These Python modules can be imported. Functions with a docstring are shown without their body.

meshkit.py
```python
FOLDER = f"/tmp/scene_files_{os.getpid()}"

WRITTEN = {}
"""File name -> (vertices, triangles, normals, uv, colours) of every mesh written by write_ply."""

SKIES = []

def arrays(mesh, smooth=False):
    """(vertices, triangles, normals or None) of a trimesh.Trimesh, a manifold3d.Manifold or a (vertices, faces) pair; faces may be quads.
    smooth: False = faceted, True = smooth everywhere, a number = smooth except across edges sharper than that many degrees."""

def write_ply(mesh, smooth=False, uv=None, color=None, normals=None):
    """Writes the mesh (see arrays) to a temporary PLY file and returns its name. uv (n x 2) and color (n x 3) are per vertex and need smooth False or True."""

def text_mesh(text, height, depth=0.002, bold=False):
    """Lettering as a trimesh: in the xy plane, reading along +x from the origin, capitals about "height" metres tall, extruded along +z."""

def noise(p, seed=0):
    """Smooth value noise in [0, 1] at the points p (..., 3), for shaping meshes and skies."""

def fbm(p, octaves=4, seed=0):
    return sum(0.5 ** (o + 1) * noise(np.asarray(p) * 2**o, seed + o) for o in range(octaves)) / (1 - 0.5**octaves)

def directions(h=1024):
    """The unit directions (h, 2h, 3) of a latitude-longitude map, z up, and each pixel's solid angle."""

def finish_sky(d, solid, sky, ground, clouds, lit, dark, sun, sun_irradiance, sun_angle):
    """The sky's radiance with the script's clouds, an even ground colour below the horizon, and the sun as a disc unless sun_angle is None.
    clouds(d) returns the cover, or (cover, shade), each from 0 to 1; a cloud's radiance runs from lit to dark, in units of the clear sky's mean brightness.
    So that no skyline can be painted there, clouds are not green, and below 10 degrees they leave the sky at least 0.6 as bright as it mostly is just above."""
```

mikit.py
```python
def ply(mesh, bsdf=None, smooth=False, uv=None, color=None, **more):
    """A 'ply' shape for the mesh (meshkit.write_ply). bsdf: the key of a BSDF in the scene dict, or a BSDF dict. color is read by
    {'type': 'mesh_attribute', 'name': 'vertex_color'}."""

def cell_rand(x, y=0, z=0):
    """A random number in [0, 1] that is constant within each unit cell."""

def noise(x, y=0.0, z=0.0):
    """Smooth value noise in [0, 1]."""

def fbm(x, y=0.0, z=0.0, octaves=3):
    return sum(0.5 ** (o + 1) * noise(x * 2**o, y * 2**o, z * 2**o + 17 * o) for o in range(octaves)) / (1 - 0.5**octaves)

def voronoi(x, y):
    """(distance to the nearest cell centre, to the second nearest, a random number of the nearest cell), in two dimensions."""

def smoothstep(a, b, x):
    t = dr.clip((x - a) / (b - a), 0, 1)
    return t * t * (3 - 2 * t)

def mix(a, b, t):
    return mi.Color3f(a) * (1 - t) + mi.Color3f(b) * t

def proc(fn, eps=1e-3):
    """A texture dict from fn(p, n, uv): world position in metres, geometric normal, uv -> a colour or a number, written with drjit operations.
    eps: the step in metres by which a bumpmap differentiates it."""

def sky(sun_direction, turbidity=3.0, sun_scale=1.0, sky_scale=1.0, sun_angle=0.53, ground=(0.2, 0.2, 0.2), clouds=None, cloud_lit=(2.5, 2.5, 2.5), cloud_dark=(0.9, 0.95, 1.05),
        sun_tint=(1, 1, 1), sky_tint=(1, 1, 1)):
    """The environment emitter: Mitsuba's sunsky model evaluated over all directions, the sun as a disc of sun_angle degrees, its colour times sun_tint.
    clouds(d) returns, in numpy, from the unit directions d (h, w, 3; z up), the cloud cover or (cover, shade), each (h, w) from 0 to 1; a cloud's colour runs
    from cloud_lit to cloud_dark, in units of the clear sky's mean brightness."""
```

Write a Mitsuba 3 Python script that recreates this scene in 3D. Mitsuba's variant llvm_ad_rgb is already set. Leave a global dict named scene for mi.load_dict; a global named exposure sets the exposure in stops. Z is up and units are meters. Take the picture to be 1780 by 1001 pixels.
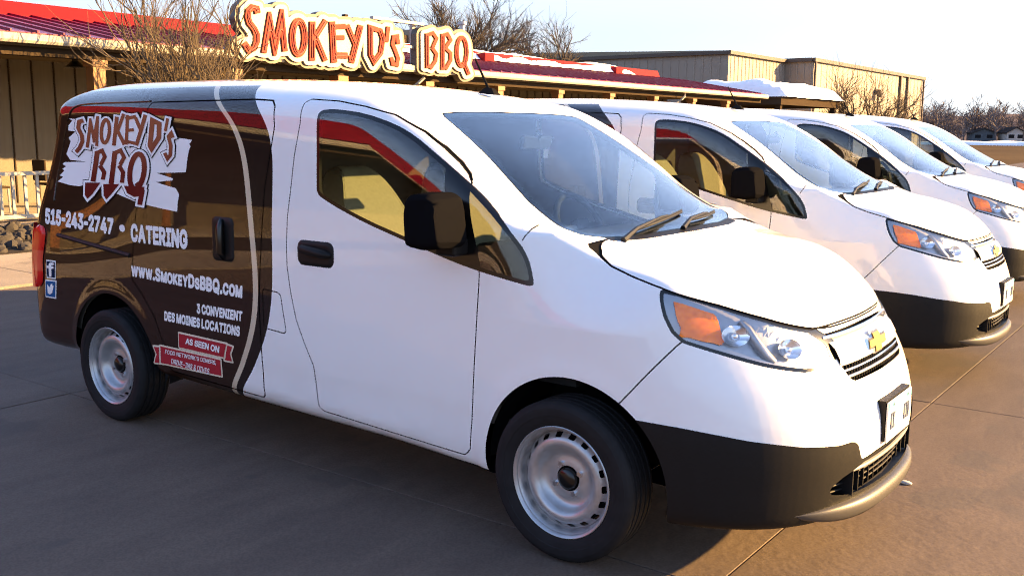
import math, numpy as np, trimesh, manifold3d, drjit as dr, mitsuba as mi, mikit, meshkit
from scipy.ndimage import map_coordinates, gaussian_filter1d
from shapely.geometry import LineString, Polygon, Point, box as sbox
from shapely.ops import unary_union
from shapely import affinity

# ------------------------------------------------------------------ camera, sky, exposure
scene, labels = {'type': 'scene'}, {}
T4 = mi.ScalarTransform4f
EYE = np.array([4.7925, -3.7173, 1.5698]); FWD = np.array([-.58752, .793522, -.158564]); UP = np.array([-.09934, .12374, .98733])
scene['camera'] = {'type': 'perspective', 'fov': 55.152, 'fov_axis': 'x', 'near_clip': .05, 'far_clip': 6000.,
                   'to_world': T4().look_at(origin=EYE.tolist(), target=(EYE + FWD).tolist(), up=UP.tolist())}
SUN_EL, SUN_A = math.radians(18), math.radians(51)          # azimuth from the row direction (+y) towards the vans' noses (+x)
SUN = [math.cos(SUN_EL) * math.sin(SUN_A), math.cos(SUN_EL) * math.cos(SUN_A), math.sin(SUN_EL)]
def clouds(d):
    n = meshkit.fbm(d * np.array([3, 3, 9]) + 4.2, 5, seed=3)
    side = np.clip((d[..., 0] * .74 + d[..., 1] * .67) * .5 + .5, 0, 1)      # thin veil, thicker on the sun's side
    low = 1 - np.clip((d[..., 2] - .06) / .40, 0, 1)
    rim = 1 - np.clip((d[..., 2] - .10) / .16, 0, 1)
    return np.clip((.10 + .35 * low + .42 * rim) * (1 - .6 * side ** 3) + .30 * (n - .5), 0, 1)      # a thin winter veil, denser towards the horizon
scene['daylight'] = mikit.sky(SUN, turbidity=3.0, sun_scale=1.25, sun_tint=(.98, .80, .51), sky_tint=(1.02, .925, 1.06), ground=(.12, .10, .09), clouds=clouds, cloud_lit=(.62, .68, .76), cloud_dark=(1.0, 1.0, 1.1))
exposure = 4.2

# ------------------------------------------------------------------ helpers
def num(name, taken=scene):
    if name not in used: used[name] = 0; return name
    used[name] += 1; return f'{name}_{used[name]:03d}'
used = {}
def rgb(*c): return {'type': 'rgb', 'value': list(map(float, c))}
def bsdf(name, d, two=True): scene[name] = {'type': 'twosided', 'bsdf': d} if two else d
def diffuse(name, c): bsdf(name, {'type': 'diffuse', 'reflectance': rgb(*c) if not isinstance(c, dict) else c})
def gloss(name, c, alpha=.1): bsdf(name, {'type': 'roughplastic', 'diffuse_reflectance': rgb(*c) if not isinstance(c, dict) else c, 'alpha': alpha, 'nonlinear': True})
def prin(name, c, rough=.5, metal=0., spec=.5, **k): bsdf(name, {'type': 'principled', 'base_color': rgb(*c) if not isinstance(c, dict) else c, 'roughness': rough, 'metallic': metal, 'specular': spec, **k})
def add(key, mesh, m, smooth=False, **k):
    scene[key] = mikit.ply(mesh, m, smooth=smooth, **k); return key
def tag(key, label, cat, group=None, kind=None):
    labels[key] = {'label': label, 'category': cat}
    if group: labels[key]['group'] = group
    if kind: labels[key]['kind'] = kind
def struct(key, kind='structure'): labels[key] = {'kind': kind, 'label': key.replace('_', ' ')}
def bx(x0, x1, y0, y1, z0, z1):
    m = trimesh.creation.box((x1 - x0, y1 - y0, z1 - z0)); m.apply_translation(((x0 + x1) / 2, (y0 + y1) / 2, (z0 + z1) / 2)); return m
def cat(ms): return trimesh.util.concatenate(ms)
def cyl(p, q, r, n=12):
    return trimesh.creation.cylinder(radius=r, segment=[p, q], sections=n)
def hull_pts(P): return trimesh.convex.convex_hull(np.asarray(P, float))
def rbox(x0, x1, y0, y1, z0, z1, r=.01, n=2):
    s = trimesh.creation.icosphere(subdivisions=n, radius=r).vertices
    return hull_pts(np.vstack([s + [x, y, z] for x in (x0 + r, x1 - r) for y in (y0 + r, y1 - r) for z in (z0 + r, z1 - r)]))
def tube(pts, rad, n=8):
    pts = np.asarray(pts, float); rad = np.broadcast_to(rad, (len(pts),))
    t = np.gradient(pts, axis=0); t /= np.linalg.norm(t, axis=1, keepdims=True) + 1e-12
    up = np.where(np.abs(t[:, 2:]) < .9, [[0, 0, 1.]], [[1., 0, 0]])
    a = np.cross(t, up); a /= np.linalg.norm(a, axis=1, keepdims=True) + 1e-12; b = np.cross(t, a)
    th = np.arange(n) * 2 * np.pi / n
    V = pts[:, None] + rad[:, None, None] * (np.cos(th)[None, :, None] * a[:, None] + np.sin(th)[None, :, None] * b[:, None])
    i, j = np.meshgrid(np.arange(len(pts) - 1), np.arange(n), indexing='ij')
    q = np.stack([i * n + j, i * n + (j + 1) % n, (i + 1) * n + (j + 1) % n, (i + 1) * n + j], -1).reshape(-1, 4)
    F = np.vstack([q[:, [0, 1, 2]], q[:, [0, 2, 3]]]); c0, c1 = len(pts) * n, len(pts) * n + 1
    k = np.arange(n); e = (len(pts) - 1) * n
    F = np.vstack([F, np.stack([0 * k + c0, (k + 1) % n, k], 1), np.stack([0 * k + c1, e + k, e + (k + 1) % n], 1)])
    return trimesh.Trimesh(np.vstack([V.reshape(-1, 3), pts[:1], pts[-1:]]), F, process=False)
def extrude(poly, depth): return cat([trimesh.creation.extrude_polygon(g, depth, engine='earcut') for g in getattr(poly, 'geoms', [poly]) if g.area > 1e-9])
def lathe(prof, n=64):
    """revolve (r, h) points about y: h runs along -y (outwards on the near side)"""
    prof = np.asarray(prof, float); th = np.arange(n) * 2 * np.pi / n
    V = np.stack([prof[:, None, 0] * np.cos(th), -prof[:, None, 1] + 0 * th, prof[:, None, 0] * np.sin(th)], -1)
    i, j = np.meshgrid(np.arange(len(prof) - 1), np.arange(n), indexing='ij')
    q = np.stack([i * n + j, i * n + (j + 1) % n, (i + 1) * n + (j + 1) % n, (i + 1) * n + j], -1).reshape(-1, 4)
    return trimesh.Trimesh(V.reshape(-1, 3), np.vstack([q[:, [0, 1, 2]], q[:, [0, 2, 3]]]), process=False)
def text_poly(t, bold=True):
    m = meshkit.text_mesh(t, 1.0, depth=.1, bold=bold)
    f = m.faces[m.face_normals[:, 2] > .9]
    return unary_union([Polygon(m.vertices[a][:, :2]).buffer(1e-4) for a in f])
def quad_map(poly, Q):
    """stretch a polygon's bounding box onto the quadrilateral Q (lower left, lower right, upper right, upper left)"""
    x0, y0, x1, y1 = poly.bounds; Q = np.asarray(Q, float)
    def f(c):
        c = np.asarray(c); u = ((c[:, 0] - x0) / (x1 - x0))[:, None]; v = ((c[:, 1] - y0) / (y1 - y0))[:, None]
        return (1 - u) * (1 - v) * Q[0] + u * (1 - v) * Q[1] + u * v * Q[2] + (1 - u) * v * Q[3]
    return unary_union([Polygon(f(g.exterior.coords), [f(h.coords) for h in g.interiors]).buffer(0) for g in getattr(poly, 'geoms', [poly])])
def rings(L): return unary_union([Polygon(r[0], r[1:]).buffer(0) for r in L])
# ------------------------------------------------------------------ materials
P3 = lambda p: (p.x, p.y, p.z)
def t_ground(base, dark, lite):
    def f(p, n, uv):
        a = mikit.fbm(p.x * .7, p.y * .7, 1.0, 4); b = mikit.fbm(p.x * 9, p.y * 3.2, 2.0, 3); c = mikit.noise(p.x * 160, p.y * 160)
        s = mikit.fbm(p.x * .25 + 7, p.y * .25, 5.0, 3)
        k = mikit.mix(dark, lite, mikit.smoothstep(.2, .82, a * .55 + b * .45))
        k = mikit.mix(k, base, .45) * (.82 + .28 * c) * (.96 + .18 * mikit.smoothstep(.35, .6, s))
        spot = mikit.smoothstep(.70, .76, mikit.fbm(p.x * 3.1 + 31, p.y * 3.1, 9.0, 3))
        return mikit.mix(k, mi.Color3f(.055, .05, .045), spot * .35)
    return mikit.proc(f)
bump_g = mikit.proc(lambda p, n, uv: mikit.fbm(p.x * 40, p.y * 40, 0., 3), eps=.004)
def ground_mat(name, *c):
    scene[name] = {'type': 'twosided', 'bsdf': {'type': 'bumpmap', 'bump': bump_g, 'scale': .0019, 'bsdf': {'type': 'principled', 'base_color': t_ground(*c), 'roughness': .75, 'specular': .35}}}
ground_mat('concrete_a', (.087, .065, .050), (.060, .045, .037), (.113, .085, .064))
ground_mat('concrete_b', (.081, .062, .048), (.056, .043, .035), (.105, .08, .061))
ground_mat('concrete_c', (.091, .068, .053), (.064, .048, .039), (.118, .089, .067))
ground_mat('walkway_concrete', (.19, .165, .135), (.16, .138, .112), (.225, .198, .162))
diffuse('joint_filler', (.050, .041, .035))
diffuse('soil', mikit.proc(lambda p, n, uv: mikit.mix(mi.Color3f(.028, .025, .022), mi.Color3f(.065, .058, .048), mikit.fbm(p.x * 5, p.y * 5, 0., 4))))
diffuse('far_field', mikit.proc(lambda p, n, uv: mikit.mix(mi.Color3f(.07, .052, .036), mi.Color3f(.105, .082, .056), mikit.fbm(p.x * .12, p.y * .12, 0., 4))))

WRAP_E = [(0.991, 1.785), (1.058, 1.763), (1.232, 1.657), (1.296, 1.555), (1.33, 1.379), (1.344, 1.125), (1.331, 0.917), (1.288, 0.7), (1.208, 0.526), (1.021, 0.297), (0.98, 0.25)]
WRAP_S = [(0.699, 1.788), (0.747, 1.773), (0.917, 1.699), (1.053, 1.58), (1.121, 1.465), (1.165, 1.322), (1.198, 1.116), (1.211, 0.905), (1.186, 0.688), (1.14, 0.572), (1.064, 0.449), (0.958, 0.285), (0.93, 0.25)]
pe, ps = (np.polyfit([z for _, z in L], [x for x, _ in L], 5)[::-1] for L in (WRAP_E, WRAP_S))
def t_wrap(p, n, uv):
    x, z = uv.x, uv.y
    e = sum(float(c) * z ** k for k, c in enumerate(pe)); s = sum(float(c) * z ** k for k, c in enumerate(ps))
    dirt = mikit.fbm(x * 6, z * 6, 0., 3)
    c = mi.Color3f(.81, .81, .805) * (1 - .06 * mikit.smoothstep(.55, .3, z) * mikit.smoothstep(.35, .7, dirt))
    grain = .8 + .4 * mikit.fbm(x * 3, z * 30, 4., 3)
    brown = mi.Color3f(.030, .013, .008) * grain
    c = dr.select((x < e) & (z < 1.772), dr.select(x < s, brown, mi.Color3f(.020, .012, .010)), c)
    c = dr.select((dr.abs(x - s) < .018) & (z < 1.772), mi.Color3f(.60, .50, .36), c)
    return c
bsdf('van_paint', {'type': 'plastic', 'diffuse_reflectance': mikit.proc(t_wrap), 'int_ior': 1.5, 'nonlinear': False})
gloss('white_paint', (.80, .80, .79), .05)
prin('black_plastic', mikit.proc(lambda p, n, uv: mi.Color3f(.0075, .0072, .0075) * (.8 + .5 * mikit.noise(p.x * 300, p.y * 300, p.z * 300))), .5, spec=.18)
gloss('dark_gloss', (.012, .012, .013), .06)
diffuse('mirror_black', (.006, .006, .007)); diffuse('black_rubber', (.012, .012, .013))
prin('tyre_rubber', mikit.proc(lambda p, n, uv: mi.Color3f(.009, .009, .010) * (.75 + .6 * mikit.fbm(p.x * 30, p.y * 30, p.z * 30, 3))), .75, spec=.25)
prin('steel_rim', mikit.proc(lambda p, n, uv: mikit.mix(mi.Color3f(.34, .345, .355), mi.Color3f(.48, .485, .49), mikit.fbm(p.x * 25, p.y * 25, p.z * 25, 3))), .34, .62)
prin('chrome', (.85, .85, .86), .12, 1.)
prin('satin_silver', (.30, .31, .34), .35, .75)
prin('gold', (.26, .17, .04), .35, .5)
prin('amber', mikit.proc(lambda p, n, uv: mikit.mix(mi.Color3f(.78, .16, .006), mi.Color3f(.92, .24, .010), mikit.noise(p.x * 70, p.y * 70, p.z * 70))), .4, spec=.2)
gloss('red_lens', (.80, .022, .018), .05)
gloss('red_lens_pale', (.85, .16, .09), .05)
scene['window_glass'] = {'type': 'thindielectric', 'int_ior': 1.55, 'specular_transmittance': rgb(.56, .60, .54)}
scene['screen_glass'] = {'type': 'thindielectric', 'int_ior': 1.42, 'specular_transmittance': rgb(.58, .68, .67)}
scene['clear_lens'] = {'type': 'thindielectric', 'int_ior': 1.45}
diffuse('trim_grey', (.085, .082, .075)); diffuse('dash_grey', (.03, .033, .036)); diffuse('dark_inside', (.02, .02, .022))
diffuse('seat_cloth', mikit.proc(lambda p, n, uv: mi.Color3f(.27, .25, .18) * (.94 + .12 * mikit.noise(p.x * 90, p.y * 90, p.z * 90))))
diffuse('vinyl_white', (.80, .80, .80)); diffuse('vinyl_cream', (.72, .62, .48)); diffuse('vinyl_red', (.36, .03, .04)); diffuse('vinyl_dark', (.014, .010, .010)); diffuse('vinyl_blue', (.03, .10, .26)); diffuse('vinyl_navy', (.012, .02, .05))
diffuse('vinyl_rust', mikit.proc(lambda p, n, uv: mikit.mix(mi.Color3f(.13, .018, .014), mi.Color3f(.30, .10, .05), mikit.smoothstep(1.25, 1.6, p.z + .18 * (mikit.fbm(p.x * 20, p.z * 20, 0., 3) - .5)))))
diffuse('plate_white', (.62, .64, .62)); diffuse('plate_blue', (.14, .38, .48)); diffuse('plate_ink', (.10, .12, .18))
prin('lip_plastic', (.045, .043, .042), .42, spec=.4); prin('trim_pale', (.20, .195, .19), .35)
def chaikin(P,n=2,closed=True):
    P=np.asarray(P,float)
    for _ in range(n):
        Q=np.roll(P,-1,0) if closed else P[1:]
        A=P if closed else P[:-1]
        N=np.empty((2*len(A),2)); N[0::2]=.75*A+.25*Q; N[1::2]=.25*A+.75*Q
        if not closed: N=np.vstack([P[:1],N,P[-1:]])
        P=N
    return P
def sdf_poly(pts,P):
    """signed distance (negative inside) of points (n,2) to closed polygon"""
    pts=np.asarray(pts,float).reshape(-1,2); P=np.asarray(P,float); A=P; B=np.roll(P,-1,0)
    d=np.full(len(pts),1e9); ins=np.zeros(len(pts),bool)
    for a,b in zip(A,B):
        e=b-a; w=pts-a; t=np.clip((w@e)/max(e@e,1e-12),0,1)
        d=np.minimum(d,np.hypot(*(w-t[:,None]*e).T))
        c=(a[1]>pts[:,1])!=(b[1]>pts[:,1])
        if abs(b[1]-a[1])>1e-12:
            ins^=c&(pts[:,0]<(b[0]-a[0])*(pts[:,1]-a[1])/(b[1]-a[1])+a[0])
    return np.where(ins,-d,d)
class Grid2:
    def __init__(s,P,lo,hi,h=.01):
        s.lo=np.array(lo); s.h=h
        n=((np.array(hi)-lo)/h).astype(int)+1
        g=np.stack(np.meshgrid(lo[0]+h*np.arange(n[0]),lo[1]+h*np.arange(n[1]),indexing='ij'),-1)
        s.a=sdf_poly(g,P).reshape(n)
    def __call__(s,x,y):
        return map_coordinates(s.a,[(x-s.lo[0])/s.h,(y-s.lo[1])/s.h],order=1,mode='nearest')
def ss(a,b,x):
    t=np.clip((x-a)/(b-a),0,1); return t*t*(3-2*t)
def smax(a,b,k):
    h=np.maximum(k-np.abs(a-b),0)/k
    return np.maximum(a,b)+h*h*k*.25
PROF=[(-.86,.28),(-.945,.36),(-.955,.50),(-.945,.64),(-.92,.8),(-.875,1.0),(-.80,1.3),(-.735,1.55),(-.70,1.68),(-.685,1.77),(-.61,1.814),(-.4,1.836),(0,1.842),(.5,1.838),(.9,1.823),(1.3,1.80),(1.6,1.772),(1.85,1.735),(1.97,1.692),(2.1,1.624),(2.5,1.408),(2.88,1.20),(2.97,1.165),(3.05,1.158),(3.2,1.135),(3.4,1.078),(3.53,1.02),(3.63,.96),(3.69,.895),(3.742,.80),(3.793,.68),(3.83,.60),(3.847,.52),(3.85,.44),(3.848,.36),(3.845,.30),(3.838,.24),(3.78,.222),(3.3,.228),(2.6,.235),(.8,.275),(-.3,.30)]
PLAN=[(-.97,-1),(-.96,0),(-.955,.50),(-.94,.66),(-.90,.77),(-.82,.825),(-.6,.853),(0,.864),(.7,.869),(1.5,.870),(2.6,.868),(3.0,.864),(3.2,.848),(3.4,.80),(3.53,.74),(3.64,.655),(3.725,.55),(3.785,.42),(3.83,.25),(3.85,0),(3.86,-1)]
HZ=[.10,.235,.28,.36,.44,.485,.505,.53,.62,.75,.9,1.0,1.1,1.2,1.3,1.6,1.67,1.70,1.74,1.78,1.82,1.9,2.1]
HW=[.76,.80,.820,.836,.842,.846,.854,.855,.863,.868,.868,.8655,.861,.8545,.8467,.8227,.8168,.806,.772,.722,.648,.5,.3]
PG=Grid2(chaikin(PROF,2),(-1.2,0.0),(4.2,2.2)); LG=Grid2(chaikin(PLAN,2),(-1.2,-.2),(4.2,1.2))
hzz=np.linspace(0,2.2,441); hww=np.interp(hzz,HZ,HW); 
hww=gaussian_filter1d(hww,4,mode='nearest')
CX=[-1,1.3,1.75,2.05,2.5,2.8,2.95,3.1,3.3,3.6,4]; CZ=[.045,.045,.03,.012,-.015,-.035,.0,.025,.045,.06,.06]
RZ=[.2,.3,.45,.55,.62,.70,.80,.90,.98,1.05,1.2]; RX=[.035,.012,0,.003,.02,.045,.10,.16,.22,.28,.36]
rzz=np.linspace(0,2.2,441); rxx=gaussian_filter1d(np.interp(rzz,RZ,RX),6,mode='nearest')
def F(P):
    x,y,z=P[...,0],np.abs(P[...,1]),P[...,2]
    crown=np.interp(x,CX,CZ)
    bowx=(.01+.16*ss(1.65,1.17,z))*ss(1.6,2.0,x)*(1-ss(3.0,3.4,x))*ss(1.0,1.15,z)
    yy=y/.65
    f1=PG(x+bowx*yy**2.2, z+crown*yy**2*ss(.5,.85,z))
    hw=np.interp(z,rzz,hww)-ss(2.5,3.2,x)*.60*np.maximum(0,z-.88)
    # barrel: narrower towards rear
    hw=hw-ss(.6,-.9,x)*(.02+.085*ss(.75,1.5,z))
    # wheel arch flares
    for wx in (0.,2.926):
        r=np.hypot(x-wx,z-.31)
        hw=hw+.012*ss(.47,.40,r)*ss(.30,.36,r)
    f2=(y-hw)*.96
    f3=LG(x+np.interp(z,rzz,rxx)*ss(2.7,3.5,x)+.10*ss(.9,1.8,z)*0,y)
    k=.12-.092*ss(1.9,2.8,x)*(1-ss(3.45,3.65,x)*.6)
    f=smax(f1,f2,k)
    return smax(f,f3,.05)
def grad(P,e=2e-3):
    g=np.empty_like(P)
    for k in range(3):
        d=np.zeros(3); d[k]=e
        g[...,k]=(F(P+d)-F(P-d))/(2*e)
    return g
def surface_nets(lo,hi,h):
    n=((np.array(hi)-lo)/h).astype(int)+1
    ax=[lo[k]+h*np.arange(n[k]) for k in range(3)]
    G=np.stack(np.meshgrid(*ax,indexing='ij'),-1)
    f=F(G); ins=f<0
    c=[ins[i:n[0]-1+i,j:n[1]-1+j,k:n[2]-1+k] for i in (0,1) for j in (0,1) for k in (0,1)]
    s=sum(a.astype(int) for a in c); act=(s>0)&(s<8)
    idx=-np.ones(act.shape,int); idx[act]=np.arange(act.sum())
    I=np.argwhere(act)
    V=np.array(lo)+h*(I+.5)
    quads=[]
    for ax_ in range(3):
        b,c_=[(1,2),(2,0),(0,1)][ax_]
        sl0=[slice(None)]*3; sl1=[slice(None)]*3; sl0[ax_]=slice(0,-1); sl1[ax_]=slice(1,None)
        A=ins[tuple(sl0)]; B=ins[tuple(sl1)]
        E=np.argwhere(A!=B); E=E[(E[:,b]>0)&(E[:,c_]>0)&(E[:,b]<n[b]-1)&(E[:,c_]<n[c_]-1)]
        def at(db,dc):
            J=E.copy(); J[:,b]-=db; J[:,c_]-=dc; return idx[J[:,0],J[:,1],J[:,2]]
        q=np.stack([at(1,1),at(0,1),at(0,0),at(1,0)],1)
        flip=~A[E[:,0],E[:,1],E[:,2]]
        q[flip]=q[flip][:,::-1]
        quads.append(q[(q>=0).all(1)])
    Q=np.vstack(quads)
    # laplacian-relax and project
    for it in range(6):
        acc=np.zeros_like(V); cnt=np.zeros(len(V))
        for a,b in ((0,1),(1,2),(2,3),(3,0)):
            np.add.at(acc,Q[:,a],V[Q[:,b]]); np.add.at(acc,Q[:,b],V[Q[:,a]]); np.add.at(cnt,Q[:,a],1); np.add.at(cnt,Q[:,b],1)
        L=acc/np.maximum(cnt,1)[:,None]
        V=V+.5*(L-V)
        for _ in range(2):
            g=grad(V); V=V-(F(V)/np.maximum((g*g).sum(-1),.2))[:,None]*g
    g=grad(V); N=g/np.linalg.norm(g,axis=1,keepdims=True)
    T=np.vstack([Q[:,[0,1,2]],Q[:,[0,2,3]]])
    return V,T,N
LOGO_TOP=[[[(0.1684,1.6361),(0.1364,1.6431),(0.0927,1.5819),(0.0994,1.624),(0.0599,1.6276),(0.0319,1.4795),(0.0706,1.4766),(0.0848,1.5399),(0.1497,1.4811),(0.1679,1.4857),(0.199,1.4844),(0.1997,1.4908),(0.2674,1.4849),(0.3013,1.4788),(0.3436,1.5525),(0.3471,1.5532),(0.3452,1.5556),(0.3838,1.6309),(0.3499,1.6373),(0.3227,1.583),(0.2872,1.6242),(0.2795,1.6228),(0.2719,1.6344),(0.2066,1.6271),(0.2065,1.6333),(0.1734,1.6353),(0.1736,1.6234),(0.1654,1.6225),(0.1736,1.6104),(0.1723,1.5627),(0.1705,1.5625),(0.1721,1.5589),(0.1688,1.51),(0.1651,1.5103),(0.1637,1.5049),(0.1096,1.5546)],[(0.2044,1.5494),(0.2609,1.5533),(0.2549,1.5683),(0.2052,1.5649),(0.2066,1.6099),(0.2588,1.6159),(0.3088,1.5573),(0.2704,1.49),(0.2733,1.5008),(0.2012,1.5072)]],[[(0.0199,1.5633),(0.0134,1.5888),(0.0057,1.6003),(-0.0055,1.6099),(-0.0215,1.6169),(-0.0415,1.6197),(-0.0594,1.6175),(-0.0758,1.6109),(-0.0877,1.6017),(-0.0965,1.5911),(-0.108,1.5661),(-0.111,1.5369),(-0.1046,1.5117),(-0.0973,1.5002),(-0.0864,1.4906),(-0.0709,1.4837),(-0.0514,1.4812),(-0.0337,1.4837),(-0.0173,1.4905),(-0.0051,1.4999),(0.011,1.5218),(0.0166,1.5359)],[(-0.0703,1.5244),(-0.0717,1.549),(-0.0648,1.5738),(-0.0516,1.5928),(-0.0378,1.6012),(-0.0294,1.5949),(-0.0239,1.5868),(-0.018,1.5647),(-0.0183,1.5521),(-0.0208,1.5394),(-0.0319,1.5168),(-0.0394,1.5083),(-0.0535,1.4998),(-0.0615,1.506)]],[[(-0.1599,1.4733),(-0.1247,1.472),(-0.1213,1.6295),(-0.1503,1.6321),(-0.1786,1.5534),(-0.2112,1.6188),(-0.2336,1.6194),(-0.2728,1.4645),(-0.2366,1.4614),(-0.2126,1.5477),(-0.1865,1.4897),(-0.1673,1.4892),(-0.1579,1.5119)]],[[(-0.3665,1.4641),(-0.4054,1.4426),(-0.3677,1.4288),(-0.3247,1.4525),(-0.2886,1.4939),(-0.2971,1.5292),(-0.3414,1.5678),(-0.3333,1.5928),(-0.2958,1.5975),(-0.3146,1.6178),(-0.3784,1.6099),(-0.392,1.5664),(-0.3435,1.5248),(-0.3367,1.4983)]],[[(0.575,1.6145),(0.5514,1.6179),(0.5332,1.5562),(0.5568,1.5531)]],[[(0.5128,1.5966),(0.4128,1.6249),(0.3919,1.4796),(0.4274,1.4457),(0.5112,1.5189)],[(0.4379,1.4975),(0.4519,1.5895),(0.4719,1.5838),(0.4707,1.5263)]],[[(0.5683,1.4385),(0.555,1.4538),(0.5282,1.4463),(0.5625,1.4065),(0.6027,1.4369),(0.6067,1.4853),(0.5887,1.5268),(0.59,1.5278),(0.5948,1.5209),(0.6218,1.5265),(0.5969,1.5616),(0.5565,1.5311),(0.5772,1.4838),(0.574,1.4427)]]]
LOGO_BBQ=[[[(-0.0888,1.3753),(-0.1167,1.3647),(-0.066,1.3335),(-0.0759,1.2984),(-0.0323,1.296),(-0.0198,1.3399),(-0.0691,1.3708),(-0.0675,1.3704),(-0.021,1.4181),(-0.0686,1.463),(-0.1479,1.4454),(-0.1617,1.4461),(-0.1904,1.2842),(-0.1351,1.2822),(-0.1069,1.4314),(-0.0872,1.4358),(-0.0682,1.4181),(-0.1061,1.3792)]],[[(0.064,1.2792),(0.0903,1.435),(0.1179,1.4412),(0.1422,1.4193),(0.1071,1.3848),(0.1236,1.3805),(0.0958,1.3709),(0.1373,1.3397),(0.1292,1.2899),(0.17,1.2891),(0.1795,1.3459),(0.1395,1.3764),(0.1423,1.3757),(0.1868,1.4197),(0.1343,1.467),(0.0522,1.4488),(0.039,1.4494),(0.012,1.279),(0.0396,1.2783),(-0.0461,1.2751),(-0.0338,1.2165),(-0.0053,1.1968),(0.0349,1.2196),(0.1226,1.2814)]],[[(-0.0797,1.2812),(-0.2512,1.2749),(-0.24,1.2074),(-0.2091,1.1891),(-0.1587,1.2171)]],[[(0.3854,1.3945),(0.3806,1.4106),(0.3708,1.4271),(0.3574,1.4394),(0.3391,1.4483),(0.3161,1.4523),(0.3059,1.4524),(0.2834,1.4487),(0.2624,1.4398),(0.2438,1.4266),(0.2295,1.4114),(0.2166,1.3918),(0.2078,1.3718),(0.2026,1.3521),(0.2006,1.3313),(0.2023,1.3115),(0.2084,1.2918),(0.2184,1.276),(0.1706,1.2755),(0.2051,1.2388),(0.2709,1.2229),(0.3141,1.2289),(0.3002,1.187),(0.3437,1.1848),(0.3686,1.2601),(0.3608,1.2658),(0.3662,1.2773),(0.3452,1.2771),(0.3424,1.2791),(0.3585,1.2963),(0.3704,1.3144),(0.379,1.3328),(0.3848,1.3533),(0.3871,1.3737)],[(0.3118,1.3009),(0.3098,1.3024),(0.2732,1.2869),(0.2835,1.2796),(0.2754,1.2786),(0.2696,1.2813),(0.262,1.2884),(0.2553,1.2998),(0.251,1.3146),(0.2496,1.3316),(0.2514,1.3499),(0.2564,1.3683),(0.2642,1.3857),(0.2742,1.4011),(0.2858,1.4135),(0.2974,1.422),(0.3066,1.426),(0.3111,1.4268),(0.3196,1.4237),(0.3275,1.4165),(0.3344,1.4052),(0.339,1.3905),(0.3404,1.3736),(0.3386,1.3555),(0.3335,1.3373),(0.3255,1.3199)]]]
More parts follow.
